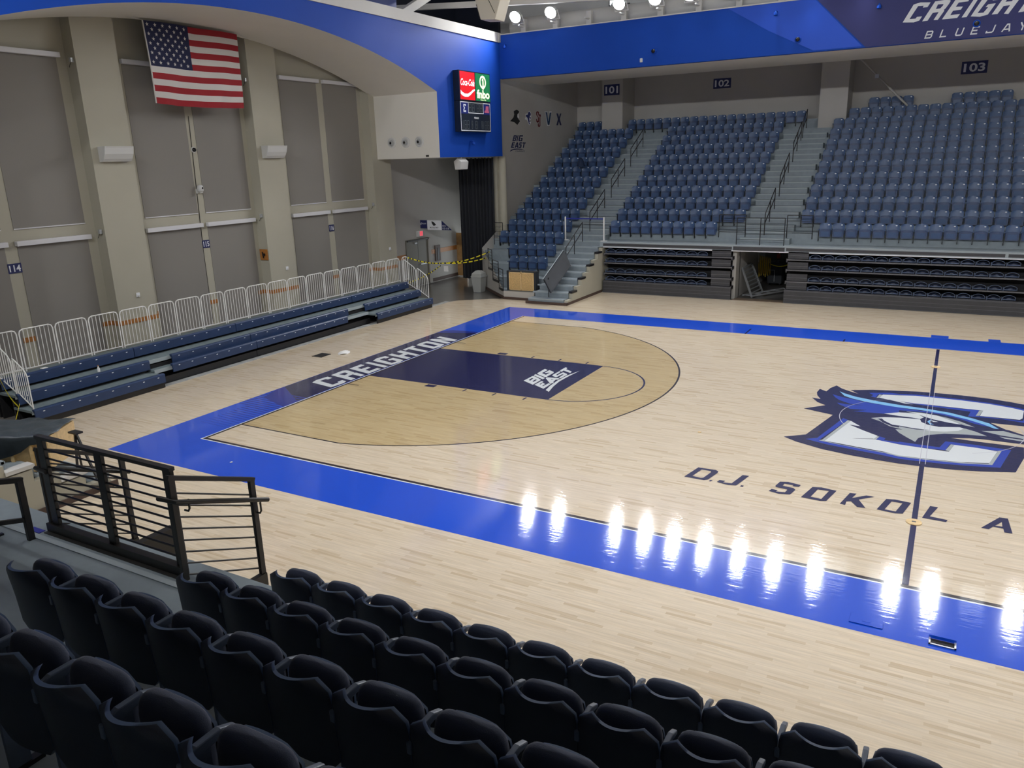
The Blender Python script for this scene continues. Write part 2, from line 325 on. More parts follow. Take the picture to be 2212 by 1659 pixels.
TR['dj'] = [[[10.38,2.45],[10.49,3.01],[10.83,3.02],[10.89,2.98],[10.9,2.89],[10.82,2.5],[10.76,2.44]],[[10.51,2.55],[10.58,2.93],[10.75,2.93],[10.78,2.88],[10.72,2.55],[10.68,2.52]],[[10.85,2.44],[10.87,2.5],[10.91,2.51],[10.89,2.43]],[[11.0,2.46],[11.02,2.57],[11.13,2.58],[11.11,2.49],[11.26,2.51],[11.35,2.99],[11.47,3.0],[11.36,2.45],[11.22,2.41]],[[11.43,2.44],[11.44,2.5],[11.49,2.5],[11.48,2.43]],[[11.94,2.46],[11.97,2.57],[12.08,2.56],[12.06,2.49],[12.21,2.52],[12.23,2.65],[12.21,2.67],[12.02,2.69],[12.0,2.74],[12.04,2.97],[12.18,3.02],[12.41,2.97],[12.39,2.87],[12.28,2.86],[12.29,2.91],[12.13,2.91],[12.12,2.8],[12.31,2.78],[12.36,2.71],[12.31,2.46],[12.12,2.41]],[[12.5,2.43],[12.61,2.97],[12.76,3.02],[13.02,2.98],[12.92,2.45],[12.82,2.41]],[[12.65,2.52],[12.71,2.9],[12.9,2.91],[12.83,2.5]],[[13.14,2.43],[13.24,2.98],[13.35,3.0],[13.3,2.77],[13.51,2.99],[13.64,2.99],[13.41,2.75],[13.55,2.44],[13.42,2.42],[13.3,2.62],[13.23,2.58],[13.23,2.42]],[[13.72,2.46],[13.83,2.98],[13.97,3.02],[14.22,2.99],[14.12,2.47],[14.01,2.43]],[[13.84,2.52],[13.92,2.91],[14.09,2.91],[14.01,2.51]],[[14.41,2.44],[14.51,2.99],[14.63,2.99],[14.52,2.55],[14.78,2.52],[14.76,2.43]],[[15.25,2.44],[15.52,2.99],[15.64,3.0],[15.68,2.43],[15.57,2.42],[15.56,2.56],[15.42,2.57],[15.36,2.44]],[[15.45,2.62],[15.55,2.82],[15.55,2.63]]]
TR['logo'] = {"navy":[[[11.63,5.48],[12.03,5.81],[12.36,7.43],[11.68,7.66],[12.1,8.12],[11.89,8.3],[11.71,8.64],[11.92,8.59],[11.8,8.88],[11.75,9.15],[11.77,9.49],[11.95,9.32],[12.0,9.68],[12.11,9.98],[12.27,9.74],[12.48,9.56],[12.7,9.41],[12.48,9.68],[12.97,9.93],[13.57,10.09],[13.95,10.19],[14.32,10.24],[14.94,10.27],[15.53,10.23],[15.99,10.11],[16.23,10.02],[18.3,7.95],[18.0,7.0],[16.14,8.27],[15.51,8.24],[15.79,7.87],[15.85,7.85],[16.1,7.64],[18.0,5.75],[17.7,5.35],[16.07,7.01],[15.36,7.01],[15.11,6.97],[14.76,6.83],[15.26,6.81],[16.06,6.81],[16.03,6.16],[15.85,5.27],[15.33,5.07],[14.87,4.94],[14.4,4.87],[13.91,4.84],[13.54,4.86],[13.02,4.92],[12.47,5.04],[11.93,5.27]]],"blue":[[[12.07,5.52],[12.28,5.69],[12.6,7.28],[12.71,7.19],[12.33,5.55],[12.51,5.5],[13.07,5.4],[13.61,5.33],[13.88,5.3],[13.88,5.24],[14.38,5.27],[14.96,5.35],[15.48,5.5],[15.66,6.39],[15.35,6.37],[14.75,6.41],[14.68,6.0],[14.25,5.96],[13.83,5.99],[13.66,6.02],[13.39,6.09],[13.45,6.32],[13.56,6.25],[13.54,6.12],[13.83,6.11],[13.82,6.15],[14.3,6.13],[14.57,6.13],[14.67,6.56],[15.16,6.58],[15.83,6.54],[15.61,5.41],[15.15,5.28],[14.68,5.18],[14.19,5.13],[13.89,5.11],[13.51,5.2],[12.98,5.28],[12.53,5.36],[12.3,5.44]],[[12.92,9.61],[13.37,9.82],[13.59,9.8],[13.96,9.9],[14.33,9.92],[14.94,9.91],[15.52,9.85],[15.98,9.72],[16.21,9.63],[18.05,7.85],[17.85,7.15],[16.15,8.53],[15.72,8.63],[15.08,8.55],[15.13,8.94],[14.71,8.98],[14.24,9.01],[13.75,9.11],[13.95,9.14],[14.31,9.11],[14.83,9.1],[15.31,9.13],[15.23,8.65],[15.72,8.67],[16.13,8.65],[16.17,8.83],[16.2,9.47],[15.41,9.73],[14.7,9.81],[14.09,9.79],[13.59,9.7],[13.14,9.57],[13.1,9.25],[12.99,9.3],[13.03,9.45]],[[12.13,9.12],[12.37,8.97],[12.69,8.86],[12.86,8.76],[13.21,8.69],[13.66,8.65],[13.91,8.57],[14.49,8.56],[14.83,8.44],[15.17,8.27],[15.51,7.94],[15.38,7.96],[15.21,8.03],[14.89,8.29],[14.49,8.47],[14.09,8.47],[13.68,8.4],[13.69,8.15],[13.39,7.99],[12.74,7.9],[13.02,8.12],[12.66,8.06],[12.38,8.32],[12.32,8.44],[12.56,8.4],[12.92,8.46],[12.61,8.47],[12.33,8.7],[12.21,8.9]]],"sky":[[[12.25,9.45],[12.38,9.32],[12.66,9.13],[13.19,8.94],[13.65,8.84],[14.25,8.77],[14.72,8.66],[15.17,8.42],[15.49,8.18],[15.66,7.85],[15.57,7.85],[15.38,8.05],[15.06,8.3],[14.61,8.52],[14.14,8.61],[13.66,8.63],[13.46,8.66],[12.96,8.77],[12.62,8.93],[12.41,9.09]],[[14.29,7.78],[14.33,7.93],[14.37,7.97],[14.34,7.85],[14.34,7.7],[14.43,7.61],[14.34,7.61]]],"grey":[[[12.33,5.55],[12.39,5.61],[12.71,7.17],[12.78,7.14],[12.45,5.57],[12.74,5.48],[13.29,5.39],[13.88,5.35],[13.88,5.3],[14.48,5.32],[15.06,5.42],[15.42,5.54],[15.6,6.38],[15.66,6.39],[15.48,5.5],[14.96,5.35],[14.38,5.27],[13.88,5.24],[13.61,5.33],[13.07,5.4],[12.63,5.48]],[[14.68,6.0],[14.77,6.41],[14.83,6.41],[14.74,5.95]],[[15.23,8.65],[15.31,9.12],[15.39,9.14],[15.3,8.68]],[[13.12,9.23],[13.16,9.56],[13.24,9.54],[13.19,9.26]],[[12.94,5.94],[13.33,6.11],[13.39,6.31],[13.44,6.31],[13.39,6.09],[13.12,5.98]],[[13.16,7.53],[13.3,7.57],[13.42,7.32],[13.63,7.12],[13.76,7.1],[13.76,7.18],[14.09,7.11],[14.38,7.18],[14.68,7.32],[14.94,7.56],[15.02,7.6],[15.21,7.48],[15.43,7.25],[15.06,7.19],[14.64,7.06],[14.32,6.82],[14.16,6.53],[14.12,6.27],[13.96,6.48],[13.79,6.73],[13.79,6.73],[13.7,6.95],[13.84,6.99],[13.58,7.1],[13.36,7.38]],[[14.47,8.32],[14.67,8.24],[14.95,8.06],[15.21,7.77],[15.0,7.83],[14.84,7.97]],[[15.33,7.57],[15.74,7.75],[16.1,7.54],[16.09,7.37],[15.68,7.42]],[[15.65,7.33],[16.09,7.29],[16.08,7.18],[15.74,7.23]]],"white":[[[12.45,5.57],[12.78,7.14],[13.01,6.84],[12.78,6.86],[13.12,6.56],[13.4,6.34],[13.35,6.13],[12.94,5.95],[13.39,6.08],[13.84,5.97],[13.84,5.97],[14.25,5.95],[14.74,5.93],[14.83,6.4],[15.25,6.4],[15.59,6.35],[15.43,5.58],[14.96,5.41],[14.38,5.33],[13.88,5.3],[13.6,5.4],[13.07,5.47],[12.73,5.53]],[[13.19,9.26],[13.24,9.58],[13.59,9.67],[13.96,9.79],[14.33,9.8],[14.94,9.81],[15.52,9.75],[15.97,9.62],[16.2,9.49],[16.14,8.86],[16.08,8.73],[15.72,8.71],[15.31,8.68],[15.39,9.14],[14.83,9.13],[14.24,9.13],[13.94,9.11],[13.63,9.15],[13.94,9.02],[13.76,9.01],[13.63,9.08],[13.42,9.18]],[[13.39,8.0],[13.69,8.23],[13.86,8.27],[14.06,8.29],[13.83,8.36],[14.15,8.4],[14.47,8.32],[14.84,7.97],[14.95,7.85],[14.73,7.88],[14.39,8.0],[14.1,8.22],[14.21,8.07],[14.14,7.91],[13.94,7.95],[13.71,7.95]],[[13.16,7.54],[13.41,7.72],[13.71,7.82],[13.94,7.86],[14.14,7.88],[14.17,7.7],[14.3,7.55],[14.52,7.49],[14.92,7.65],[15.0,7.59],[14.9,7.38],[14.63,7.2],[14.23,7.09],[14.38,7.18],[14.04,7.18],[13.75,7.24],[13.62,7.24],[13.44,7.46],[13.38,7.6]],[[14.35,7.92],[14.5,7.85],[14.4,7.81]]]}
# ================================================================ SETTING
XW = -8.55; XP = -8.1; XF = -4.8; YF = 22.3; YN = 15.24 - YF       # window wall, pilaster face, left fascia, far and near fascia
def mir(y): return 15.24 - y
def arc_pts():
    a = math.acos(9.5/27.37)
    return [(7.5 + 27.37*math.cos(t), -17.0 + 27.37*math.sin(t)) for t in [a + (math.pi-2*a)*i/36 for i in range(37)]]

# ---- court floor: one slab of boards with everything painted on it
fl = MB()
EPS = [0.0]
def lay(poly, m, holes=None):
    EPS[0] += 0.00006; z = EPS[0]
    vf = poly_fill([poly] + (holes or []))
    fl.add([(a, b, z) for a, b, _ in vf[0]], vf[1], m)
wood_edge = [(-4.62, -9), (33.2, -9), (33.2, 21.5), (0.5, 21.5), (-2.96, 18.45), (-4.45, 17.36), (-4.62, 16.9)]
fl.prism(wood_edge, lambda a, b, d: (a, b, d), -0.04, 0.0, 'maple')
# stained area inside the three point line
def arc3(r, n=64, s=1, cx=1.6):
    t0 = math.asin(6.6/6.75)
    return [(cx + r*math.cos(t), 7.62 + r*math.sin(t)) for t in [-t0 + 2*t0*i/n for i in range(n+1)]]
def half(fx):
    X = (lambda x: x) if fx > 0 else (lambda x: 28.65 - x)
    def L(poly, m, holes=None): lay([(X(a), b) for a, b in poly], m, [[(X(a), b) for a, b in hh] for hh in holes] if holes else None)
    L([(0, 1.02)] + arc3(6.75) + [(0, 14.22)], 'maple_stained')
    o = arc3(6.75); i_ = arc3(6.70)
    L([(0, 1.02)] + o + [(0, 14.22), (0, 14.17), (i_[-1][0], 14.17)] + i_[::-1] + [(i_[0][0], 1.07), (0, 1.07)], 'fl_black')
    L([(0, 5.79), (5.79, 5.79), (5.79, 9.45), (0, 9.45)], 'fl_navy')
    n = 40; o = [(5.79 + 1.83*math.sin(t), 7.62 - 1.83*math.cos(t)) for t in [math.pi*k/n for k in range(n+1)]]; i_ = [(5.79 + 1.78*math.sin(t), 7.62 - 1.78*math.cos(t)) for t in [math.pi*k/n for k in range(n+1)]]
    L(o + i_[::-1], 'fl_navy')
    for sgn in (-1, 1):
        yb = 7.62 + sgn*1.83
        L([(2.13, yb+sgn*.05), (2.44, yb+sgn*.05), (2.44, yb+sgn*.25), (2.13, yb+sgn*.25)], 'fl_navy')
        for xx in (3.35, 4.27, 5.18): L([(xx, yb+sgn*.04), (xx+.05, yb+sgn*.04), (xx+.05, yb+sgn*.24), (xx, yb+sgn*.24)], 'fl_navy')
        L([(0.02, yb+sgn*.91), (0.40, yb+sgn*.91), (0.40, yb+sgn*.95), (0.02, yb+sgn*.95)], 'fl_black')
half(1)
# apron, white keyline, dark boundary line
AP = [(-1.43, -1.45), (30.08, -1.45), (30.08, 16.98), (-1.53, 16.80)]
lay(AP, 'fl_blue', [[(-0.075, -0.085), (28.72, -0.085), (28.72, 15.28), (-0.075, 15.28)]])
lay([(14.05, 16.9), (14.55, 16.9), (14.55, 17.30), (14.05, 17.30)], 'fl_blue'); lay([(15.65, 16.9), (15.98, 16.9), (15.98, 17.28), (15.65, 17.28)], 'fl_blue')
lay([(-0.075, -0.085), (28.72, -0.085), (28.72, 15.28), (-0.075, 15.28)], 'fl_white', [[(-0.04, -0.05), (28.69, -0.05), (28.69, 15.26), (-0.04, 15.26)]])
lay([(-0.04, -0.05), (28.69, -0.05), (28.69, 15.26), (-0.04, 15.26)], 'fl_black', [[(0.03, 0.03), (28.62, 0.03), (28.62, 15.24), (0.03, 15.24)]])
# navy field behind the baseline word, breaking up into stripes toward the corners
lay([(-1.45, 3.6), (-1.2, 2.9), (-0.10, 2.5), (-0.10, 12.1), (-1.2, 12.0), (-1.49, 11.7)], 'fl_stripe')
lay([(-1.44, 3.9), (-0.10, 3.0), (-0.10, 11.9), (-1.48, 11.4)], 'fl_navy')
for i in range(22):
    w = 0.062*(1 - i/24); y = 3.35 - i*0.125
    lay([(-1.43 + (0.35 if i > 9 else 0), y+.06), (-0.10, y), (-0.10, y-w), (-1.43 + (0.35 if i > 9 else 0), y-w+.06)], 'fl_stripe')
# half-court line, centre circle, coaching marks
lay([(14.26, 0.03), (14.345, 0.03), (14.345, 2.08), (14.26, 2.08)], 'fl_navy'); lay([(14.26, 2.32), (14.345, 2.32), (14.345, 12.88), (14.26, 12.88)], 'fl_navy'); lay([(14.26, 13.02), (14.345, 13.02), (14.345, 15.2), (14.26, 15.2)], 'fl_navy')
for xx in (8.5, 11.6): lay([(xx, 15.26), (xx+.05, 15.26), (xx+.05, 16.1 if xx < 9 else 15.6), (xx, 16.1 if xx < 9 else 15.6)], 'fl_navy')
# centre emblem
for k, m in (('navy', 'fl_navy'), ('blue', 'fl_logo_blue'), ('grey', 'fl_grey'), ('white', 'fl_white'), ('sky', 'fl_sky')):
    for p in TR['logo'][k]: lay(p, m)
n = 72
def ring(r0, r1, a0, a1): return [(14.3+r1*math.cos(t), 7.62+r1*math.sin(t)) for t in [a0+(a1-a0)*i/n for i in range(n+1)]] + [(14.3+r0*math.cos(t), 7.62+r0*math.sin(t)) for t in [a1+(a0-a1)*i/n for i in range(n+1)]]
lay(ring(1.80, 1.815, R(118), R(208)), 'fl_line'); lay(ring(1.80, 1.815, R(-62), R(20)), 'fl_line')
for xx in (14.25, 14.35): lay([(xx, 5.0), (xx+.012, 5.0), (xx+.012, 10.25), (xx, 10.25)], 'fl_line')
# words on the floor
def lay_many(spl, m):
    EPS[0] += 0.00006; vf = poly_fill(spl); fl.add([(a, b, EPS[0]) for a, b, _ in vf[0]], vf[1], m)
lay_many(TR['creighton'], 'fl_white'); lay_many(TR['bigeast'], 'fl_white'); lay_many(TR['dj'], 'fl_navy')
struct(fl.build('floor', recalc=False))

g = MB()
g.box(-8.9, -18, -0.15, -4.62, 27, -0.05, 'concrete_floor'); g.box(-4.62, 16.0, -0.15, 0.6, 27, -0.045, 'concrete_floor')
g.box(0.6, 21.5, -0.15, 33.5, 33, -0.045, 'concrete_floor'); g.box(-4.62, -18, -0.15, 33.5, -9, -0.05, 'concrete_floor')
struct(g.build('floor_concrete'))
g = MB(); g.box(-4.85, -3, -0.05, -4.62, 16.95, 0.012, 'strip_grey'); g.box(6.5, 21.5, -0.05, 8.55, 22.05, 0.004, 'threshold'); g.box(-5.4, 2.5, -0.05, -4.85, 11.5, -0.01, 'strip_grey')
struct(g.build('trim_1'))

# ---- west (left) window wall with pilasters
BAYS = [(-0.95, 1.0), (1.35, 3.45), (5.5, 7.58), (7.9, 9.95), (12.0, 14.03), (14.38, 16.45)]
g = MB(); g.box(XW-.4, -18, -0.1, XW, 18.0, 10.9, 'wall_beige')
for a, b in ((-2.65, -1.3), (3.75, 5.1), (10.15, 11.5), (16.70, 17.95)): g.box(XW-.1, a, -0.05, XP, b, 10.9, 'wall_beige')
struct(g.build('wall_left'))
g = MB(); g.box(-9.2, 17.95, -0.1, -8.8, 27, 10.9, 'wall_cool')
struct(g.build('wall_left_corner'))
g = MB()
for a, b in ((-2.65, -1.3), (3.75, 5.1), (10.15, 11.5), (16.70, 17.95)):
    g.box(XP, a, 1.24, XP+.02, b, 1.38, 'orange_wood'); g.box(XP-.45, a-.02, 1.24, XP, a, 1.38, 'orange_wood'); g.box(XP-.45, b, 1.24, XP, b+.02, 1.38, 'orange_wood')
    g.box(XW, a-.3, 1.24, XW+.02, a-.02, 1.38, 'orange_wood'); g.box(XW, b+.02, 1.24, XW+.02, b+.36, 1.38, 'orange_wood')
for a, b in ((1.0, 1.35), (7.58, 7.9), (14.03, 14.38)): g.box(XW, a, 1.24, XW+.02, b, 1.38, 'orange_wood')
g.box(-8.8, 18.0, 1.40, -8.77, 19.5, 1.62, 'orange_wood'); g.box(-8.8, 21.55, 1.40, -8.77, 24.0, 1.62, 'orange_wood')
struct(g.build('trim_2'))
g = MB(); g.box(-8.8, 21.5, 0, -8.76, 24.0, 0.16, 'skirt_brown'); g.box(-8.8, 18, 0, -8.76, 19.4, .16, 'skirt_brown')
struct(g.build('baseboard_left'))
wn = 0
for k, (a, b) in enumerate(BAYS):
    for z0, z1 in ((4.4, 9.05), (0.5, 3.95)):
        wn += 1; w = MB(); w.box(XW-.02, a, z0, XW+.012, b, z1, 'shade_fabric'); w.box(XW+.012, a, z0, XW+.03, b, z0+.03, 'shade_box')
        struct(w.build('window_%d' % wn))

# ---- left fascia with the big arch, and its soffit
op = arc_pts(); outline = [(YF, 6.07), (17.05, 6.07), (17.05, op[0][1])] + op[1:-1] + [(-2.05, op[-1][1]), (-2.05, 6.07), (YN, 6.07), (YN, 11.05), (YF, 11.05)]
g = MB(); vf = poly_fill([outline]); g.add([(XF, a, b) for a, b, _ in vf[0]], vf[1], 'fascia_blue'); g.add([(XP-.05, a, b) for a, b, _ in vf[0]], vf[1], 'arch_white')
inner = outline[1:-3]
for i in range(len(inner)-1):
    (a, b), (c, d) = inner[i], inner[i+1]; g.add([(XF, a, b), (XF, c, d), (XP-.05, c, d), (XP-.05, a, b)], [(0, 1, 2, 3)], 'arch_white')
for a, b in ((17.05, YF+.3), (YN, -2.05)): g.add([(XF, a, 6.07), (XF, b, 6.07), (XP-.7, b, 6.07), (XP-.7, a, 6.07)], [(0, 1, 2, 3)], 'arch_white')
g.add([(XF, YF, 6.07), (XF, YF, 11.05), (-5.25, YF+.02, 11.05), (-5.25, YF+.02, 6.07)], [(0, 1, 2, 3)], 'wall_beige')
g.add([(XF, YN, 11.05), (XF, YF, 11.05), (XP, YF, 11.05), (XP, YN, 11.05)], [(0, 1, 2, 3)], 'arch_white')
for f in range(6): pass
g.build('wall_left_arch', smooth=30, recalc=False)['kind'] = 'structure'
g = MB(); g.box(-5.3, YN, 11.055, XF+.05, YF+.2, 11.46, 'wall_white'); g.box(-4.95, YF-.15, 11.05, -4.72, YF+.1, 11.42, 'wall_white')
struct(g.build('trim_3'))

# ---- far fascia (band over the far stands) with painted lettering field
g = MB(); g.box(XF, YF, 9.5, 33.5, YF+.25, 11.36, 'fascia_blue'); g.box(XF, YF+.25, 9.5, 33.5, 26.5, 9.58, 'arch_white'); g.box(XF, YF-.03, 11.36, 33.5, YF+.4, 11.40, 'wall_white')
def WF(a, b, d=0.004): return (a, YF-d, b)
g.add([WF(8.85, 11.355), WF(10.72, 9.505), WF(30, 9.505), WF(30, 11.355)], [(0, 1, 2, 3)], 'fascia_navy')
g.add([WF(5.6, 11.355), WF(8.8, 11.355), WF(10.6, 9.55), WF(8.9, 9.55), WF(7.2, 10.4)], [(0, 1, 2, 3, 4)], 'fascia_light')
# the word re-uses the outlines of the baseline word: along y on the floor -> along x here
vf = poly_fill(TR['creighton'])
g.add([(11.86 + (b-4.38)*0.80 + (-0.09-a)*0.20, YF-.012, 10.16 + (-0.09-a)*0.66) for a, b, _ in vf[0]], vf[1], 'letter_white')
xx = 12.62
for ch in 'BLUEJAYS':
    V, F = strokes(GL[ch], .17); g.add([(xx + a*.24 + b*.07, YF-.012, 9.61 + b*.25) for a, b in V], F, 'letter_white'); xx += .47
struct(g.build('wall_back_fascia', recalc=False))
# near fascia (behind / above the camera)
g = MB(); g.box(XF, YN-.25, 9.5, 33.5, YN, 11.36, 'fascia_blue'); g.box(XF, YN-4.2, 9.5, 33.5, YN-.25, 9.58, 'arch_white')
struct(g.build('wall_front_fascia'))

# ---- far rear wall, corner wall, ceilings over the stands
g = MB(); g.box(-2.3, 32.7, -0.1, 33.5, 33.0, 10.9, 'wall_cool'); g.box(-5.6, 31.8, -0.1, -2.3, 32.1, 10.9, 'wall_cool')
struct(g.build('wall_back'))
g = MB(); g.box(-5.6, 23.1, -0.1, -5.25, 31.8, 10.9, 'wall_cool'); g.box(-5.6, 22.42, -0.1, -5.22, 23.1, 10.9, 'wall_beige')
g.lathe([(.2, 0), (.2, 6.07)], (-5.1, 22.75, 0), 'wall_beige', 20)
struct(g.build('wall_corner', smooth=40))
g = MB(); g.box(-5.6, 26.5, 10.6, 33.5, 33, 10.7, 'arch_white'); g.box(-5.6, -18, 10.6, 33.5, YN-4.2, 10.7, 'arch_white'); g.box(-9.2, -18, 16.4, 34, 33, 16.6, 'upper_grey')
g.box(-9.2, 17.0, 10.9, -5.3, 27, 11.0, 'arch_white')
struct(g.build('ceiling'))
for i, (x0, x1) in enumerate(((-3.35, -2.15), (7.95, 9.2), (20.2, 21.4))):
    g = MB(); g.box(x0, 30.9, 6.4, x1, 32.75, 10.6, 'wall_cool'); struct(g.build('wall_back_column'))
g = MB(); g.box(33.2, -18, -0.1, 33.5, 33, 16.4, 'wall_beige'); struct(g.build('wall_right'))
g = MB(); g.box(-9.2, -18.3, -0.1, 33.5, -17.9, 16.4, 'wall_cool'); struct(g.build('wall_front'))
g = MB(); g.box(-9.3, 27.0, -0.1, -5.6, 27.3, 10.9, 'wall_cool'); struct(g.build('wall_corner_back'))
# glowing panels added as glazed doors, for the bright gap under the curtain
g = MB(); g.box(-7.6, 25.2, 0, -7.0, 25.25, 2.0, 'daylight_glass'); g.box(-6.8, 25.2, 0, -6.2, 25.25, 2.0, 'daylight_glass'); struct(g.build('window_20'))

# ---- upper hall: clerestory wall, dark gallery panels
g = MB(); g.box(-6.6, 25.6, 10.6, 33.5, 25.8, 16.4, 'upper_grey'); g.box(-9.2, -10.3, 10.6, 33.5, -10.1, 16.4, 'upper_grey')
struct(g.build('wall_back_upper'))
for i in range(12):
    x0 = -0.72 + i*1.9; g = MB(); g.box(x0, 25.56, 12.62, x0+.95 if i else x0+.5, 25.6, 13.9, 'daylight_glass')
    for a in (x0-.04, (x0+.95 if i else x0+.5)): g.box(a, 25.53, 12.58, a+.04, 25.6, 13.94, 'dark_bronze')
    g.box(x0-.04, 25.53, 12.56, x0+.97, 25.6, 12.62, 'dark_bronze')
    struct(g.build('window_%d' % (21+i)))
for i in range(12):
    x0 = -0.72 + i*2.3; g = MB(); g.box(x0, -10.1, 12.62, x0+1.4, -10.06, 14.2, 'daylight_glass'); struct(g.build('window_%d' % (41+i)))
g = MB(); g.box(-9.3, -18, 10.9, -9.1, 27, 16.4, 'navy_panel'); g.box(-9.1, 25.4, 10.9, -6.6, 25.8, 16.4, 'navy_panel')
struct(g.build('wall_left_upper'))

# ---- far seating bowl: treads, stairs, side walls
DY, DZ, Z0, Y0 = 0.867, 0.472, 2.24, 21.95
def zk(k): return Z0 + DZ*k
def yk(k): return Y0 + DY*k
A0, A1 = -1.22, 0.45        # aisle beside section 101
B0, B1 = 6.5, 8.5           # aisle between 102 and 103
def bowl(mp, name, xr, mats=('step_grey', 'step_nose'), kk=range(0, 12)):
    g = MB()
    def bx(x0, y0, z0, x1, y1, z1, m):
        g.box(x0, min(mp(y0), mp(y1)), z0, x1, max(mp(y0), mp(y1)), z1, m)
    for k in kk:
        zt = zk(k)
        for x0, x1 in ((-5.25, A0), (A1, B0), (B1, xr)): bx(x0, yk(k), zt-.62 if (k or x0 < -5) else zt-.24, x1, 33.0 if k == 11 else yk(k+1)+.02, zt, mats[0])
        for x0, x1 in ((A0, A1), (B0, B1)):
            if k < 10:
                bx(x0, yk(k), zt-.45 if (k or x0 < 0) else zt-.24, x1, yk(k+1)+.02, zt, mats[0]); bx(x0, yk(k)-.015, zt-.05, x1, yk(k)+.05, zt+.002, mats[1])
                bx(x0, yk(k)+DY/2, zt, x1, yk(k+1)+.02, zt+DZ/2, mats[0]); bx(x0, yk(k)+DY/2-.015, zt+DZ/2-.05, x1, yk(k)+DY/2+.05, zt+DZ/2+.002, mats[1])
            else: bx(x0, yk(k), zt-.45, x1, yk(k+1)+.02, zt, mats[0])
    # lower flight down to the court beside 101
    for i in range(9):
        zt = .224*(i+1); y0 = Y0 - .45*(9-i)
        bx(A0 + (.1 if i else 0), y0, 0.0 if i == 0 else zt-.3, A1, y0+.47 if i < 9 else yk(0)+.05, zt, mats[0]); bx(A0, y0-.015, zt-.05, A1, y0+.05, zt+.002, mats[1])
    return g
g = bowl(lambda y: y, 'far', 33.0)
def xl(y): return max(-5.25, -2.73 - (y-18.49)*1.056)
for k in (-1, -2, -3, -4):
    ya, yb = yk(k), yk(k+1)+.02; zt = zk(k)
    g.prism([(xl(ya), ya), (A0, ya), (A0, yb), (xl(yb), yb)], lambda a, b, d: (a, b, d), max(0, zt-.6), zt, 'step_grey')
struct(g.build('floor_back_stands'))
g = MB()
ps = [(-2.73, 18.46), (-4.25, 19.9), (-5.25, 20.85)]
for (a, b), (c, d), z0, z1 in ((ps[0], ps[1], .33, 1.35), (ps[1], ps[2], 1.35, 1.9)):
    g.add([(a, b, 0), (c, d, 0), (c, d, z1), (a, b, z0)], [(0, 1, 2, 3)], 'wall_cool')
g.add([(-5.25, 20.85, 0), (-5.25, 23.2, 0), (-5.25, 23.2, 3.0), (-5.25, 20.85, 1.9)], [(0, 1, 2, 3)], 'wall_cool')
g.box(-2.73, 18.44, 0, A0, 18.5, .352, 'wall_cool')
# stepped wall closing the lower flight
pts = [(17.9, 0)]
for i in range(10): y0 = Y0-.45*(9-i)+ .1; pts += [(y0, .224*(i+1)-.03), (y0+.45, .224*(i+1)-.03)]
pts = [p for p in pts if p[0] <= 22.6] + [(22.6, 2.0), (22.6, 0)]
g.prism(pts, lambda a, b, d: (d, a, b), A1, 0.60, 'wall_beige')
struct(g.build('wall_stair_side', recalc=False))
g = MB(); g.box(.45, 17.85, 0, .62, 21.6, .11, 'skirt_brown'); g.box(A0-.1, 17.83, 0, .62, 17.9, .10, 'skirt_brown'); g.box(-2.75, 18.41, 0, A0, 18.45, .10, 'skirt_brown')
g.bar((-2.73, 18.43, .06), (-4.25, 19.87, .06), .05, .12, 'skirt_brown'); g.bar((-4.25, 19.87, .06), (-5.25, 20.82, .06), .05, .12, 'skirt_brown')
for i in (1, 3, 5, 7): y0 = Y0-.45*(9-i)+.05; g.box(.445, y0, .224*(i+1)-.02, .615, y0+.5, .224*(i+1)+.06, 'black_metal')
struct(g.build('baseboard_back'))
# slab edge above the closed bleachers
g = MB(); g.box(A1, 21.70, 2.02, 33, 21.97, 2.245, 'step_nose'); 
for a, b in ((.62, 6.36), (8.52, 16.0), (16.1, 32.9)): g.box(a, 21.685, 2.07, b, 21.72, 2.185, 'retract')
g.box(6.42, 21.66, 2.04, 8.46, 21.72, 2.20, 'retract'); g.box(.62, 21.68, 2.0, 33, 21.72, 2.035, 'plate_white')
g.box(.6, 22.6, -.05, B0, 22.7, 2.0, 'black_void'); g.box(B1, 22.6, -.05, 33, 22.7, 2.0, 'black_void')  # near-black sheets close off the hollow and stand in for its shade
struct(g.build('trim_4'))
# passage under the aisle
g = MB(); g.box(6.35, 22.0, -0.04, 6.5, 31, 2.2, 'wall_cool'); g.box(8.5, 22.6, -0.04, 8.65, 31, 2.2, 'wall_cool'); g.box(6.35, 30.9, -0.04, 8.65, 31.1, 2.2, 'wall_cool')
g.box(6.9, 29.2, 0, 8.5, 29.4, 2.2, 'door_grey'); g.box(6.46, 26.2, 1.0, 6.52, 27.6, 1.95, 'wall_white')  # white patch on the left wall stands in for a spot of light
struct(g.build('wall_passage'))

# ---- near bowl (the camera stands in it)
NR = dict(z0=2.49, dz=.36, y0=-7.37, dy=.735)
def nz(k): return NR['z0'] + NR['dz']*k
def ny(k): return NR['y0'] - NR['dy']*k
g = MB()
g.box(A1, -7.42, 2.0, 33, YN+.35, 2.24, 'step_grey'); g.box(A1, -7.40, 2.2, 33, -7.34, 2.50, 'step_nose')
for k in range(0, 12):
    g.box(-5.25, ny(k+1)-.02, nz(k)-.5, 33, ny(k), nz(k), 'step_grey')
struct(g.build('floor_front_stands'))
g = MB()
for i in range(10):
    zt = .224*(i+1); y0 = Y0-.45*(9-i); g.box(A0, mir(y0+.47), max(0, zt-.3), A1, mir(y0), zt, 'step_grey'); g.box(A0, mir(y0+.05), zt-.05, A1, mir(y0-.015), zt+.002, 'step_nose')
struct(g.build('floor_front_stairs'))
g = MB(); pts2 = [(mir(a), b) for a, b in pts]
g.prism(pts2, lambda a, b, d: (d, a, b), A1, 0.60, 'wall_beige')
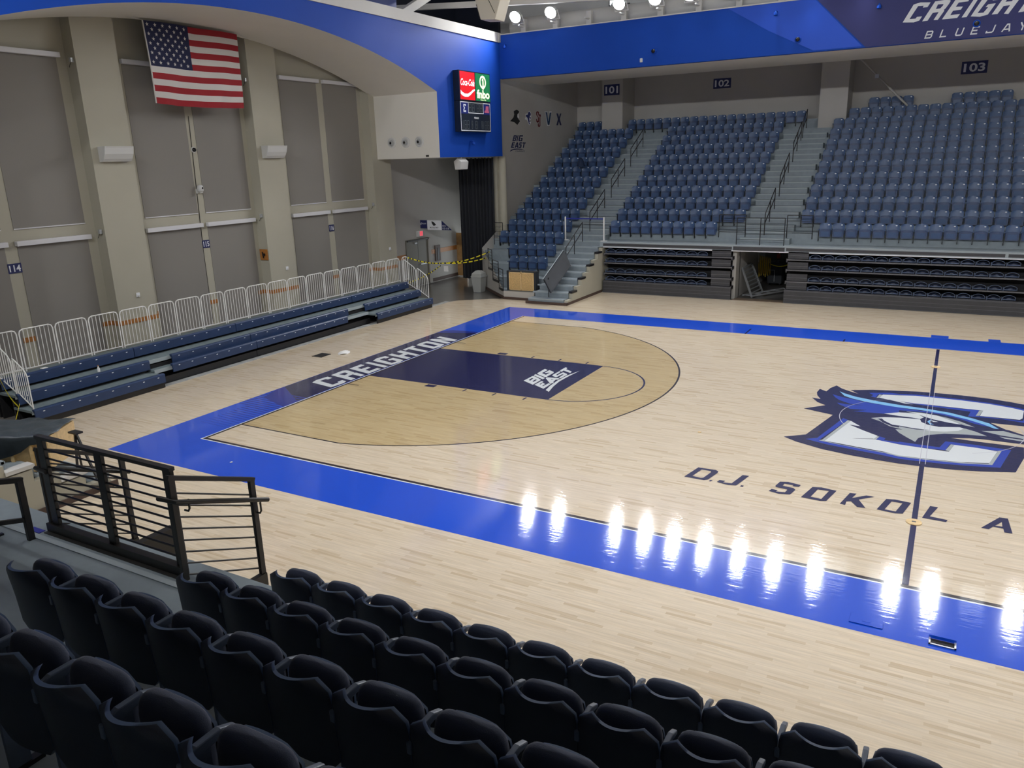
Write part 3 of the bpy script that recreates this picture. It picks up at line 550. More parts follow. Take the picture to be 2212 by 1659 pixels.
for i in (1, 3, 5, 7): y0 = Y0-.45*(9-i)+.05; g.box(.40, mir(y0+.5), .224*(i+1)+.0, .62, mir(y0), .224*(i+1)+.07, 'wall_white')
g.box(-5.25, -7.0, 0, A0, -6.9, 2.2, 'wall_cool')
struct(g.build('wall_front_stair_side', recalc=False))
g = MB(); g.box(.60, mir(21.6), 0, .64, mir(17.85), .11, 'skirt_brown'); g.box(.62, -6.6, 0, 33, -6.5, 2.0, 'retract'); g.box(.62, -6.66, 1.98, 33, -6.45, 2.0, 'retract')
struct(g.build('baseboard_front'))
# ================================================================ LAMPS
def floodlight(name):
    """origin at the lens centre; looks along +X rotated by the caller: here built facing -Y"""
    t = empty(name)
    b = MB(); b.lathe([(.10, .30), (.19, .22), (.25, .05), (.27, -.06), (.25, -.06), (.20, .13)], (0, 0, 0), 'lamp_white', 24, 'y'); b.build('lamp_housing', t, smooth=40)
    b = MB(); b.lathe([(.195, .12), (.15, .115), (.0, .11)], (0, 0, 0), 'lens', 24, 'y'); b.build('lens', t)
    b = MB(); b.box(-.30, .02, -.03, -.275, .10, .03, 'lamp_white'); b.box(.275, .02, -.03, .30, .10, .03, 'lamp_white'); b.bar((-.29, .06, 0), (-.29, .10, -.36), .03, .03, 'lamp_white'); b.bar((.29, .06, 0), (.29, .10, -.36), .03, .03, 'lamp_white'); b.bar((-.30, .10, -.36), (.30, .10, -.36), .04, .03, 'lamp_white'); b.build('yoke', t)
    return t
def tilt(o, rz, rx):
    o.rotation_euler = (rx, 0, rz)
L0 = floodlight('floodlight')
posn = ['first', 'second', 'third', 'fourth', 'fifth', 'sixth', 'seventh', 'eighth', 'ninth', 'tenth', 'eleventh', 'twelfth', 'thirteenth', 'fourteenth', 'fifteenth', 'sixteenth']
for i, x in enumerate(FAR_LAMPS):
    lb = 'glowing round floodlight on top of the far blue band, %s from the corner' % posn[i]
    o = L0 if i == 0 else dup(L0, (0, 0, 0), 0, lb, None)
    if i == 0: tag(o, lb, 'floodlight', 'floodlights along the top of the far blue band')
    o.location = (x, 22.0, 12.0); tilt(o, 0, R(36 + (i*37 % 9) - 4))
for i, x in enumerate(NEAR_LAMPS):
    lb = 'round floodlight on the near band above the camera, %s from the left' % posn[i]
    o = dup(L0, (x, mir(22.0), 12.0), 0, lb, 'floodlights along the near band'); tilt(o, math.pi, R(34 + (i*53 % 9) - 4))
# posts and duct behind the far band
for i in range(16):
    b = MB(); x = -3.62 + 1.6*i; b.box(x-.12, 22.45, 11.4, x+.12, 22.65, 11.95, 'wall_white'); b.box(x-.04, 22.05, 11.60, x+.04, 22.5, 11.66, 'lamp_white')
    tag(b.build('lamp_post', bevel=.01), 'short white steel post behind the far blue band, %s from the corner' % ORD[i+1], 'post', 'short white posts behind the far band')
b = MB(); b.tube([(-4.6, 23.35, 11.75), (33, 23.35, 11.75)], .42, 'wall_white', 24)
tag(b.build('air_duct', smooth=50), 'long round white air duct running behind the far floodlights', 'duct')
b = MB(); b.bar((-7.9, 18.2, 12.25), (1.9, 22.4, 12.25), .16, .22, 'wall_white'); tag(b.build('steel_brace', bevel=.01), 'long white horizontal steel bar crossing the upper corner of the hall', 'beam')
b = MB(); b.bar((-5.25, 15.3, 11.3), (-5.25, 20.1, 13.6), .24, .30, 'wall_white'); tag(b.build('roof_brace', bevel=.01), 'thick white diagonal roof brace rising from the top of the arch wall', 'beam')
b = MB(); b.bar((-1.2, 25.0, 11.0), (1.8, 25.0, 16.0), .2, .2, 'upper_grey'); tag(b.build('roof_strut', bevel=.01), 'grey diagonal strut in front of the high windows', 'beam')
b = MB(); b.box(-6.1, 13.6, 11.5, -6.0, 16.3, 14.5, 'window_blue'); b.box(-5.98, 14.2, 11.5, -5.93, 14.3, 14.5, 'bench_blue'); b.box(-5.98, 14.2, 11.5, -5.93, 16.7, 11.62, 'bench_blue'); tag(b.build('gallery_panel'), 'glossy blue framed gallery panel above the arch wall', 'panel')
# ================================================================ STADIUM SEATS
def sh(v, e): return math.copysign(abs(v)**e, v)
def shell(mb, w, z0, z1, y0, lean, curve, th, m, me, rc=.07, nx=9, nz_=8, s=1.0):
    """upright curved shell with rounded top corners"""
    P = []
    for i in range(nz_+1):
        v = i/nz_; z = z0+(z1-z0)*v; d = max(0, (z-(z1-rc))/rc); hw = w/2 - rc*(1-math.sqrt(max(0, 1-d*d)))*.9
        d2 = max(0, ((z0+rc*.6)-z)/(rc*.6)); hw -= rc*.5*(1-math.sqrt(max(0, 1-d2*d2)))
        P.append([(s*(hw*(2*j/nx-1)), s*(y0 + lean*v - curve*(2*j/nx-1)**2*(.35+.65*v)), s*(z + .012*(1-(2*j/nx-1)**2)*v)) for j in range(nx+1)])
    o = len(mb.f); mb.grid(P, m, (0, th*s, 0))
    rim = 2*(nx + nz_); k = mb.mi(me)
    for q in range(len(mb.f)-rim, len(mb.f)): mb.m[q] = k
def far_seat_parts():
    out = []
    b = MB(); shell(b, .455, .40, .86, .02, .075, .05, .028, 'seat_blue', 'seat_edge'); out.append(('backrest', b, 50))
    b = MB(); shell(b, .41, .32, .63, -.085, .03, .02, .045, 'seat_blue_pan', 'seat_edge', rc=.05); b.box(-.15, -.095, .36, .15, -.088, .55, 'seat_blue'); out.append(('seat_pan', b, 50))
    b = MB(); b.box(-.262, -.16, .60, -.232, .05, .635, 'seat_edge'); b.box(-.258, -.06, .20, -.236, .03, .61, 'black_metal'); out.append(('armrest', b, None))
    b = MB(); b.box(-.258, -.02, .16, -.236, .09, .24, 'black_metal'); b.lathe([(.03, -.015), (.03, .015)], (-.247, -.01, .17), 'black_metal', 10, 'x'); out.append(('bracket', b, None))
    b = MB(); b.prism([(.11+.036*math.cos(t), .80+.022*math.sin(t)) for t in [2*math.pi*q/10 for q in range(10)]], lambda a, c, d: (a, d, c), .052, .066, 'plate_white'); out.append(('number_plate', b, None))
    return out
def make_far_seat():
    t = empty('stadium_seat')
    for n, b, sm in far_seat_parts(): b.build(n, t, smooth=sm)
    return t
def far_positions():
    out = []
    def row(sec, k, xs):
        for i, x in enumerate(xs): out.append((sec, k, i, len(xs), x, yk(k) + .74, zk(k)))
    P = .49
    row('101', -4, [-1.75-P, -1.75]); row('101', -3, [-1.62-P*i for i in (3, 2, 1, 0)]); row('101', -2, [-1.62-P*i for i in (4, 3, 2, 1, 0)])
    for k in range(-1, 10): row('101', k, [-1.62-P*i for i in range(6, -1, -1)])
    row('101', 10, [-4.75, -4.26, -3.77]); row('101', 10.5, [])
    row('102', 0, [.80+P*i for i in range(10)])
    for k in range(1, 10): row('102', k, [.80+P*i for i in range(12)])
    row('102', 10, [-1.75+P*i for i in range(19)])
    row('103', 0, [9.80+P*i for i in range(19)])
    for k in range(1, 11): row('103', k, [(8.95 if k < 10 else 9.5)+P*i for i in range(21)])
    row('103', 11, [10.25+P*i for i in range(4)] + [13.75+P*i for i in range(5)])
    return out
fp = far_positions()
def edge_x(y): return 16.75 + (y-22.7)*.06
inview = [p for p in fp if p[4] < edge_x(p[5]) and not (p[1] == 10 and -3.5 < p[4] < -2.0)]
inview.sort(key=lambda p: (p[5], p[4]))
NEAR_N = 52
single = inview[:300-NEAR_N]; rest = [p for p in fp if p not in single]
S0 = make_far_seat(); first = True
rows_of = {'101': -4, '102': 0, '103': 0}
for sec, k, i, n, x, y, z in single:
    rr = int(k) - rows_of[sec] + 1
    fromL = i <= n//2 or sec == '103'
    lb = 'blue tip-up seat in the %s, %s row up, %s from its %s end' % ({'101': 'corner section', '102': 'middle section', '103': 'wide right section'}[sec], ORD[rr], ORD[i+1] if fromL else ORD[n-i], 'left' if fromL else 'right')
    gname = 'blue tip-up seats of section %s' % sec
    if first: o = S0; tag(o, lb, 'seat', gname); o.location = (x, y, z); first = False
    else: o = dup(S0, (x, y, z), 0, lb, gname)
rb = MB(); parts = far_seat_parts()
for sec, k, i, n, x, y, z in rest:
    for _, b, _s in parts:
        o = len(rb.v); rb.v.extend([(a+x, c+y, d+z) for a, c, d in b.v])
        mm = [rb.mi(q) for q in b.mats]
        for f, m_ in zip(b.f, b.m): rb.f.append(tuple(q+o for q in f)); rb.m.append(mm[m_])
tag(rb.build('stadium_seats', smooth=50, recalc=False), 'upper rows of blue tip-up seats filling the far stands below the rear wall', 'seats', kind='stuff')

# ---- near seats, seen from behind: padded, facing the court
S = .786
def make_near_seat():
    t = empty('padded_seat')
    b = MB(); shell(b, .485, .30, .86, -.03, .09, .085, .022, 'seat_dark', 'seat_edge', rc=.10, nx=12, nz_=10, s=S)
    b.v = [(x, y-.02*S, z) for x, y, z in b.v]; b.build('backrest', t, smooth=60)
    b = MB(); P = []
    for i in range(13):
        a = -math.pi/2 + math.pi*i/12
        P.append([(S*.208*sh(math.cos(a), .36)*sh(math.cos(q), .36), S*(-.200 + .060*sh(math.cos(a), .6)*sh(math.sin(q), .75)), S*(.575 + .225*sh(math.sin(a), .50))) for q in [2*math.pi*j/24 for j in range(25)]])
    b.grid(P, 'cushion'); b.build('seat_cushion', t, smooth=180)
    b = MB(); shell(b, .41, .36, .788, -.272, .0, .0, .016, 'seat_dark', 'seat_edge', rc=.10, s=S); b.v = [(x, y+.014, z-.012) for x, y, z in b.v]; b.build('seat_shell', t, smooth=60)
    b = MB(); pr = [(-.02, .70), (-.10, .735), (-.22, .735), (-.30, .70), (-.30, .67), (-.22, .69), (-.10, .68), (-.02, .63)]
    b.prism(pr, lambda a, c, d: (d*S, a*S, c*S), -.262, -.228, 'seat_arm'); b.build('armrest', t, bevel=.006)
    b = MB(); b.box(-.262*S, -.16*S, 0, -.236*S, -.06*S, .69*S, 'seat_arm'); b.box(-.275*S, -.22*S, 0, -.223*S, 0, .02, 'black_metal'); b.build('seat_post', t)
    return t
N0 = make_near_seat(); first = True; cnt = 0
PN = .386
near = []
for k, x0, n in ((0, 10.60, 13), (1, 10.62, 12), (2, 10.26, 11), (3, 9.96, 12)):
    for i in range(n): near.append((k, i, x0+PN*i, ny(k)-.30, nz(k), 'nearest block'))
for k, x0, n in ((0, 6.35, 1), (4, 10.1, 2)):
    for i in range(n): near.append((k, i, x0+PN*i, ny(k)-.30, nz(k), 'x'))
for k, i, x, y, z, blk in near:
    rowname = ['front', 'second', 'third', 'fourth', 'rearmost'][k]
    if blk == 'x' and k == 0: lb = 'dark blue seat at the left frame edge behind the black end rail'
    else: lb = 'dark padded folding seat near the camera, %s row from the court, %s from the left' % (rowname, ORD[i+1])
    if first: o = N0; tag(o, lb, 'seat', 'dark padded seats nearest the camera'); o.location = (x, y, z); o.rotation_euler = (0, 0, math.pi); first = False
    else: o = dup(N0, (x, y, z), math.pi, lb, 'dark padded seats nearest the camera')

# ================================================================ CLOSED TELESCOPIC BLEACHERS under the far stands
def closed_bleacher(x0, x1, lab, seats_x, deckx):
    t = empty('closed_bleacher', (x0, 21.7, 0)); tag(t, lab, 'bleacher')
    X = x1-x0
    def pb(name, f, bev=0):
        b = MB(); f(b); return b.build(name, t, bevel=bev)
    for z in (1.75, 1.34, .87, .52):
        pb('deck', lambda b: (b.box(.02, -.06, z-.05, X, .85, z, 'retract'), b.box(.02, -.075, z-.045, X, -.055, z+.004, 'retract_lip')))
    pb('front_panel', lambda b: (b.box(0, -.12, 0, X, -.08, .50, 'retract'), b.box(0, -.14, .475, X, -.05, .50, 'retract_lip'), b.box(0, -.13, .30, X, -.118, .315, 'retract_lip'), b.box(0, -.13, .16, X, -.118, .175, 'retract_lip'), b.box(0, -.13, 0, X, -.118, .02, 'retract_lip')))
    pb('dark_backing', lambda b: b.box(0, .55, 0, X, .6, 2.0, 'black_void'))  # near-black sheet painted as the shade deep behind the shelves
    if deckx:
        a, c = deckx
        pb('step_panel', lambda b: [(b.box(a-x0, -.02, z+.02, c-x0, .03, z+.30, 'retract'), b.box(a-x0, -.05, z+.14, c-x0, .03, z+.16, 'retract_lip')) for z in (1.75, 1.34, .87, .52)])
    pb('end_frame', lambda b: [b.box(xx, -.05, z-.12, xx+.05, .5, z+.02, 'retract') for xx in (0, X-.05) for z in (1.75, 1.34, .87, .52)])
    return t
closed_bleacher(.66, 6.42, 'black closed telescopic bleacher under the front edge of section 102', None, (5.55, 6.35))
closed_bleacher(8.56, 24.0, 'long black closed telescopic bleacher under the front edge of section 103', None, (8.62, 9.4))
def make_folded():
    t = empty('folded_seat'); b = MB(); n = 10
    pts = [(-.195, 0, .02), (-.195, 0, .12)] + [(-.195+.39*i/n, 0, .12+.075*math.sin(math.pi*i/n)**.7) for i in range(1, n)] + [(.195, 0, .12), (.195, 0, .02)]
    b.tube(pts, .011, 'folded_rim', 6); b.build('rim', t, smooth=60)
    b = MB(); P = [[(-.18+.36*j/8, .03+.10*i/4, .015+.05*i/4+(.07*math.sin(math.pi*j/8) if i else 0)) for j in range(9)] for i in range(5)]
    b.grid(P, 'folded_seat', (0, .02, -.015)); b.box(-.18, -.005, .035, .18, .02, .06, 'folded_rim'); b.build('seat_shell', t, smooth=40)
    b = MB(); b.box(-.235, -.02, .0, -.215, .12, .13, 'folded_rim'); b.build('armrest', t)
    return t
F0 = make_folded(); first = True
rn = ['top', 'second', 'third', 'bottom']
for sec, xs, nm in (('102', [.97+.465*i for i in range(10)], 10), ('103', [9.66+.475*i for i in range(15)], 15)):
    for r_, z in enumerate((1.752, 1.342, .872, .522)):
        for i, x in enumerate(xs):
            lb = 'folded seat in the closed bleacher under the %s, %s shelf, %s from the left' % ({'102': 'middle section', '103': 'wide section'}[sec], rn[r_], ORD[i+1])
            dz = -.0
            loc = (x, 21.72, z)
            if first: o = F0; tag(o, lb, 'seat', 'folded seats in the closed bleachers'); o.location = loc; first = False
            else: o = dup(F0, loc, 0, lb)
# ================================================================ LEFT TELESCOPIC BLEACHER (three bench rows)
def wbox(x0, x1, y0, y1, z0, z1): return (x0, y0, z0, x1, y1, z1)
def bench(t, xf, y0, y1, zt, h=.27):
    b = MB(); pr = [(xf-.11, zt), (xf-.03, zt), (xf, zt-.03), (xf, zt-h), (xf-.03, zt-h), (xf-.05, zt-.06), (xf-.11, zt-.06)]
    b.prism(pr, lambda a, c, d: (a, d, c), y0+.012, y1-.012, 'bench_blue')
    n = max(1, round((y1-y0)/.47)); s = (y1-y0)/n
    for i in range(n): yy = y0+s*(i+.5); b.prism([(yy+.030*math.cos(q), zt-.075+.011*math.sin(q)) for q in [2*math.pi*j/8 for j in range(8)]], lambda a, c, d: (d, a, c), xf, xf+.003, 'plate_white')
    return b.build('bench', t)
def deck(t, x0, x1, y0, y1, z):
    b = MB(); b.box(x0, y0, z-.06, x1, y1, z, 'bleach_deck'); b.box(x1-.02, y0, z-.10, x1+.005, y1, z+.003, 'step_nose'); return b.build('deck', t)
UN = [(-1.2, 2.47, 'leftmost'), (2.47, 6.18, 'second'), (6.18, 11.9, 'third'), (11.9, 15.58, 'rightmost')]
for a, b_, nm in UN:
    t = empty('bleacher_unit', (0, 0, 0)); tag(t, 'blue three row bench bleacher along the left wall, %s of its four units' % nm, 'bleacher', 'bench bleacher units along the left wall')
    full = nm in ('leftmost', 'rightmost')
    bench(t, -5.75, a, b_, 1.03); bench(t, -5.12, a if full else (3.2 if nm == 'second' else a), b_ if nm != 'third' else 10.94, .73)
    deck(t, -6.25, -5.86, a, b_, 1.0); deck(t, -5.90, -5.23, a, b_, .69)
    if full: bench(t, -4.52, a, b_, .41, .25); deck(t, -5.4, -4.63, a, b_, .37)
    else: bench(t, -4.87, 3.0 if nm == 'second' else a, b_ if nm == 'second' else 10.6, .52, .24); deck(t, -5.4, -4.98, a, b_, .44)
    b = MB(); b.box(-4.62 if full else -4.95, a+.01, 0, -4.58 if full else -4.92, b_-.01, .20, 'black_metal'); b.box(-5.3, a+.01, 0, -5.25, b_-.01, .55, 'black_void'); b.box(-6.0, a+.01, 0, -5.95, b_-.01, .95, 'black_void'); b.build('kick_panel', t)  # kick panel, plus near-black sheets closing off the hollow under the decks
    b = MB()
    for yy in (a+.02, b_-.07):
        b.box(-6.2, yy, 0, -6.12, yy+.05, .96, 'black_metal'); b.box(-5.45, yy, 0, -5.38, yy+.05, .6, 'black_metal')
    b.build('support_frame', t)
def rail_panel(name, p0, p1, h0, h1, zb0, zb1, label, nb=7, mat_='white_rail', r=.017):
    """tubular panel from p0 to p1 with rounded top corners"""
    t = empty(name, (p0[0], p0[1], zb0)); o = Vector((p0[0], p0[1], zb0)); tag(t, label, 'railing', 'white guard rail panels behind the left benches')
    P = lambda s, z: Vector((p0[0]+(p1[0]-p0[0])*s, p0[1]+(p1[1]-p0[1])*s, z)) - o
    L = (Vector(p1)-Vector(p0)).length; c = .10/L
    def top(s): return (zb0+h0)*(1-s) + (zb1+h1)*s
    b = MB(); b.tube([P(0, zb0), P(0, top(0)-.10), P(c*.3, top(0)-.03), P(c, top(c)), P(1-c, top(1-c)), P(1-c*.3, top(1)-.03), P(1, top(1)-.10), P(1, zb1)], r, mat_, 8); b.tube([P(0, zb0+.06), P(1, zb1+.06)], r*.8, mat_, 6); b.build('frame', t, smooth=50)
    for i in range(1, nb+1):
        s = i/(nb+1); b = MB(); b.tube([P(s, zb0*(1-s)+zb1*s+.06), P(s, top(s)-.01)], .009, mat_, 6); b.build('baluster', t, smooth=60)
    return t
for i in range(18):
    y = -1.33 + .932*i
    rail_panel('rail_panel', (-6.02, y), (-6.02, y+.86), 1.08-.004*i, 1.08-.004*i, 1.03, 1.03, 'white tubular rail panel behind the top bench, %s from the left' % ORD[i+1])
rail_panel('rail_panel', (-6.05, 15.62), (-5.98, 15.92), 1.02, 1.02, 1.03, 1.03, 'narrow white rail panel turning the far corner of the bench bleacher', 2)
rail_panel('rail_panel', (-5.90, 15.50), (-5.28, 15.50), 1.0, .93, 1.0, .69, 'white sloping end rail at the far end beside the top bench', 5)
rail_panel('rail_panel', (-5.22, 15.50), (-4.68, 15.50), .97, .93, .69, .37, 'white sloping end rail at the far end beside the bottom bench', 5)
rail_panel('rail_panel', (-5.9, -1.12), (-5.28, -1.12), 1.0, .93, 1.0, .69, 'white sloping end rail at the near end beside the top bench', 5)
rail_panel('rail_panel', (-5.2, -1.12), (-4.68, -1.12), .95, .95, .69, .37, 'white sloping end rail at the near end beside the bottom bench', 5)

# ================================================================ WINDOW SHADE CASSETTES on the left wall
def cassette(y0, y1, z, label):
    b = MB(); b.box(XW+.015, y0-.06, z, XW+.15, y1+.06, z+.14, 'shade_box'); o = b.build('shade_cassette', bevel=.012); tag(o, label, 'window shade', 'white roller shade boxes on the left wall')
wd = ['bay at the left frame edge', 'bay under the flag', 'bay nearest the curtain']
for k, (a, b_) in enumerate(BAYS):
    side = 'left' if k % 2 == 0 else 'right'
    for z, nm in ((9.05, 'upper'), (3.95, 'lower')): cassette(a, b_, z, 'white roller shade box over the %s %s window, %s' % (nm, side, wd[k//2]))

# ================================================================ WALL FITTINGS
def wedge(y, z, label):
    t = empty('wall_speaker', (XP, y, z)); tag(t, label, 'speaker', 'white wall speakers on the pilasters')
    b = MB(); b.prism([(0, 0), (.14, 0), (.22, .08), (.30, .22), (.36, .44), (0, .44)], lambda a, c, d: (a, d, c), -.48, .48, 'speaker_white'); b.build('cabinet', t, bevel=.01)
    b = MB(); P = [[(.15+.21*(i/8)**1.25+.006, -.44+.88*j/6, .01+.42*i/8) for j in range(7)] for i in range(9)]; b.grid(P, 'wall_white'); b.build('grille', t, smooth=180)
wedge(4.44, 6.17, 'white curved wall speaker on the pilaster left of the flag window'); wedge(10.85, 6.2, 'white curved wall speaker on the pilaster right of the flag')
wedge(17.3, 6.2, 'white curved wall speaker on the last pilaster before the curtain') if False else None
t = empty('hanging_speaker', (-2.6, 18.0, 11.2)); tag(t, 'big cream loudspeaker hanging in front of the upper corner', 'speaker')
b = MB(); b.prism([(-.62, .9), (-.36, .05), (.30, 0), (.62, .85), (.62, 1.4), (-.62, 1.4)], lambda a, c, d: (a, d, c), -.32, .42, 'speaker_cream'); b.build('cabinet', t, bevel=.02)
b = MB(); b.bar((-.40, -.335, .10), (-.52, -.335, .62), .015, .02, 'dark_bronze', (0, 1, 0)); b.bar((.30, -.335, .22), (-.08, -.335, .95), .015, .02, 'dark_bronze', (0, 1, 0)); b.box(-.38, -.33, 1.0, -.12, -.325, 1.16, 'dark_bronze'); b.build('grille_trim', t)
b = MB(); b.tube([(0, .05, 1.4), (0, .05, 5.2)], .03, 'dark_bronze', 6); b.build('hanger', t)
t = empty('under_beam_speaker', (-4.95, 18.9, 5.55)); tag(t, 'small white box speaker under the blue beam beside the curtain', 'speaker')
b = MB(); b.prism([(-.15, 0), (.13, .0), (.19, .33), (0, .48), (-.2, .35)], lambda a, c, d: (a, d, c), -.30, .30, 'speaker_white'); b.build('cabinet', t, bevel=.015)
b = MB(); b.tube([(0, 0, .45), (0, 0, .53)], .03, 'speaker_white', 8); b.build('bracket', t)
def ptz(name, loc, label, cat, m1, rx='x', s=1.0, grp=None):
    t = empty(name, loc); tag(t, label, cat, grp); return t
t = empty('wall_camera', (XW, 7.70, 5.2)); tag(t, 'white swivelling camera on the window mullion below the flag', 'camera')
b = MB(); b.box(0, -.09, -.12, .05, .09, .04, 'speaker_white'); b.box(.02, -.06, -.10, .20, .06, -.07, 'speaker_white'); b.build('bracket', t, bevel=.01)
b = MB(); b.lathe([(.07, -.07), (.11, -.03), (.11, .08), (.09, .14), (.03, .17)], (.14, 0, 0), 'speaker_white', 20); b.build('camera_head', t, smooth=50)
b = MB(); b.lathe([(.032, 0), (.03, .02)], (.235, .01, .06), 'dark_glass', 14, 'x'); b.build('camera_lens', t)
t = empty('dome_camera', (XW, 7.74, 6.52)); tag(t, 'small black dome camera on the mullion under the flag', 'camera')
b = MB(); b.lathe([(.10, 0), (.10, .03), (.08, .04)], (0, 0, 0), 'speaker_white', 18, 'x'); b.build('base', t); b = MB(); b.lathe([(.075, .035), (.065, .08), (.03, .105)], (0, 0, 0), 'dark_glass', 18, 'x'); b.build('dome', t, smooth=180)
b = MB(); b.tube([(XW+.012, 7.59, .6), (XW+.012, 7.59, 3.3)], .01, 'dark_bronze', 6); b.tube([(XW+.012, 7.60, 3.5), (XW+.012, 7.72, 7.6)], .012, 'dark_bronze', 6); tag(b.build('cable'), 'thin dark cable running down the mullion beside the 115 sign', 'cable')
for y, z, wh in ((3.70, 8.95, 'beside the upper shade at the left edge'), (10.1, 8.85, 'on the pilaster side right of the flag'), (3.68, 4.12, 'left of the flag bay at half height'), (10.12, 4.12, 'right of the flag bay at half height'), (16.66, 4.14, 'on the last pilaster at half height')):
    t = empty('shade_motor', (XP-.12, y, z)); tag(t, 'little grey shade motor switch %s' % wh, 'wall fitting')
    b = MB(); b.box(-.04, -.05, -.03, .05, .04, .10, 'aluminium'); b.build('housing', t, bevel=.008); b = MB(); b.tube([(0, -.02, .0), (-.03, -.05, -.10), (-.10, -.03, -.16)], .008, 'dark_bronze', 6); b.build('wire', t)
for y, z, wh in ((4.50, 2.1, 'pilaster left of the flag bay'), (11.0, 2.1, 'pilaster right of the flag bay'), (17.45, 2.15, 'last pilaster near the curtain')):
    t = empty('wall_socket', (XP, y, z)); tag(t, 'small white socket box low on the %s' % wh, 'socket')
    b = MB(); b.box(0, -.06, -.07, .03, .06, .07, 'plate_white'); b.build('plate', t, bevel=.006); b = MB(); b.box(.03, -.03, -.06, .07, .03, -.01, 'speaker_white'); b.build('outlet', t)
t = empty('wood_plaque', (XP-.2, 10.12, 2.72)); tag(t, 'orange wooden plaque with a black bracket beside the benches', 'plaque')
b = MB(); b.box(-.2, -.02, -.2, .19, .0, .2, 'orange_wood'); b.build('board', t); b = MB(); b.lathe([(.05, -.0), (.05, -.06)], (.03, -.02, 0), 'black_metal', 14, 'y'); b.bar((-.04, -.05, .1), (.0, -.05, -.13), .03, .03, 'black_metal'); b.build('bracket', t)
# three round nozzles in the arch jamb
for x, wh in ((-7.25, 'leftmost'), (-6.52, 'middle'), (-5.80, 'rightmost')):
    t = empty('air_nozzle', (x, 17.05, 6.74)); tag(t, 'round white air nozzle in the arch jamb, %s of three' % wh, 'air vent', 'round air nozzles in the arch jamb')
    b = MB(); b.lathe([(.22, 0), (.22, -.03), (.17, -.05), (.13, -.02)], (0, 0, 0), 'speaker_white', 24, 'y'); b.build('flange', t, smooth=40)
    b = MB(); b.lathe([(.12, -.03), (.10, -.09), (.05, -.10)], (-.02, 0, -.01), 'aluminium', 20, 'y'); b.build('nozzle', t, smooth=40); b = MB(); b.lathe([(.055, -.101), (.05, -.104)], (-.02, 0, -.01), 'dark_glass', 16, 'y'); b.build('opening', t)
b = MB(); b.box(-5.5, 17.02, 6.12, -5.36, 17.05, 6.19, 'dark_bronze'); tag(b.build('vent_plate'), 'tiny dark plate near the bottom edge of the arch jamb', 'plate')
# small fittings on the blue bands
for x, z, wh in ((2.60, 10.06, 'above the middle section'), (8.32, 9.98, 'left of the big white word'), (14.2, 9.95, 'between the two lines of the white words')):
    t = empty('band_camera', (x, YF, z)); tag(t, 'round blue camera on the far blue band, %s' % wh, 'camera', 'round cameras on the far blue band')
    b = MB(); b.lathe([(.12, 0), (.12, -.05), (.10, -.07)], (0, 0, 0), 'fascia_blue', 20, 'y'); b.build('base', t, smooth=40); b = MB(); b.lathe([(.085, -.06), (.075, -.13), (.03, -.16)], (0, 0, 0), 'dark_glass', 18, 'y'); b.build('dome', t, smooth=180)
b = MB(); b.box(2.0, YF-.06, 9.67, 2.12, YF, 9.83, 'speaker_white'); tag(b.build('sensor', bevel=.02), 'small white sensor box on the far blue band', 'sensor')
for loc, wh, ax in (((-4.45, YF, 10.93), 'in the corner where the two blue bands meet', 'y'), ((11.07, YF, 10.9), 'left above the white word', 'y'), ((7.47, YF, 11.05), 'near the top edge of the far band', 'y'), ((XF, 19.47, 6.73), 'below the scoreboard', 'x')):
    t = empty('blue_fitting', loc); tag(t, 'small blue painted bracket light %s' % wh, 'wall fitting'); sgn = -1 if ax == 'y' else 1
    f = (lambda a, c: (c, -a)) if ax == 'y' else (lambda a, c: (a, c))
    b = MB(); p = f(.0, 0); q = f(.16, 0); b.tube([(p[0], p[1], 0), (q[0], q[1], 0), (q[0], q[1], -.08)], .03, 'fascia_blue', 10); b.build('arm', t, smooth=50)
    b = MB(); b.lathe([(.05, -.16), (.08, -.14), (.07, -.05), (.03, -.03)], (q[0], q[1], 0), 'fascia_blue', 16); b.build('fitting_head', t, smooth=50)

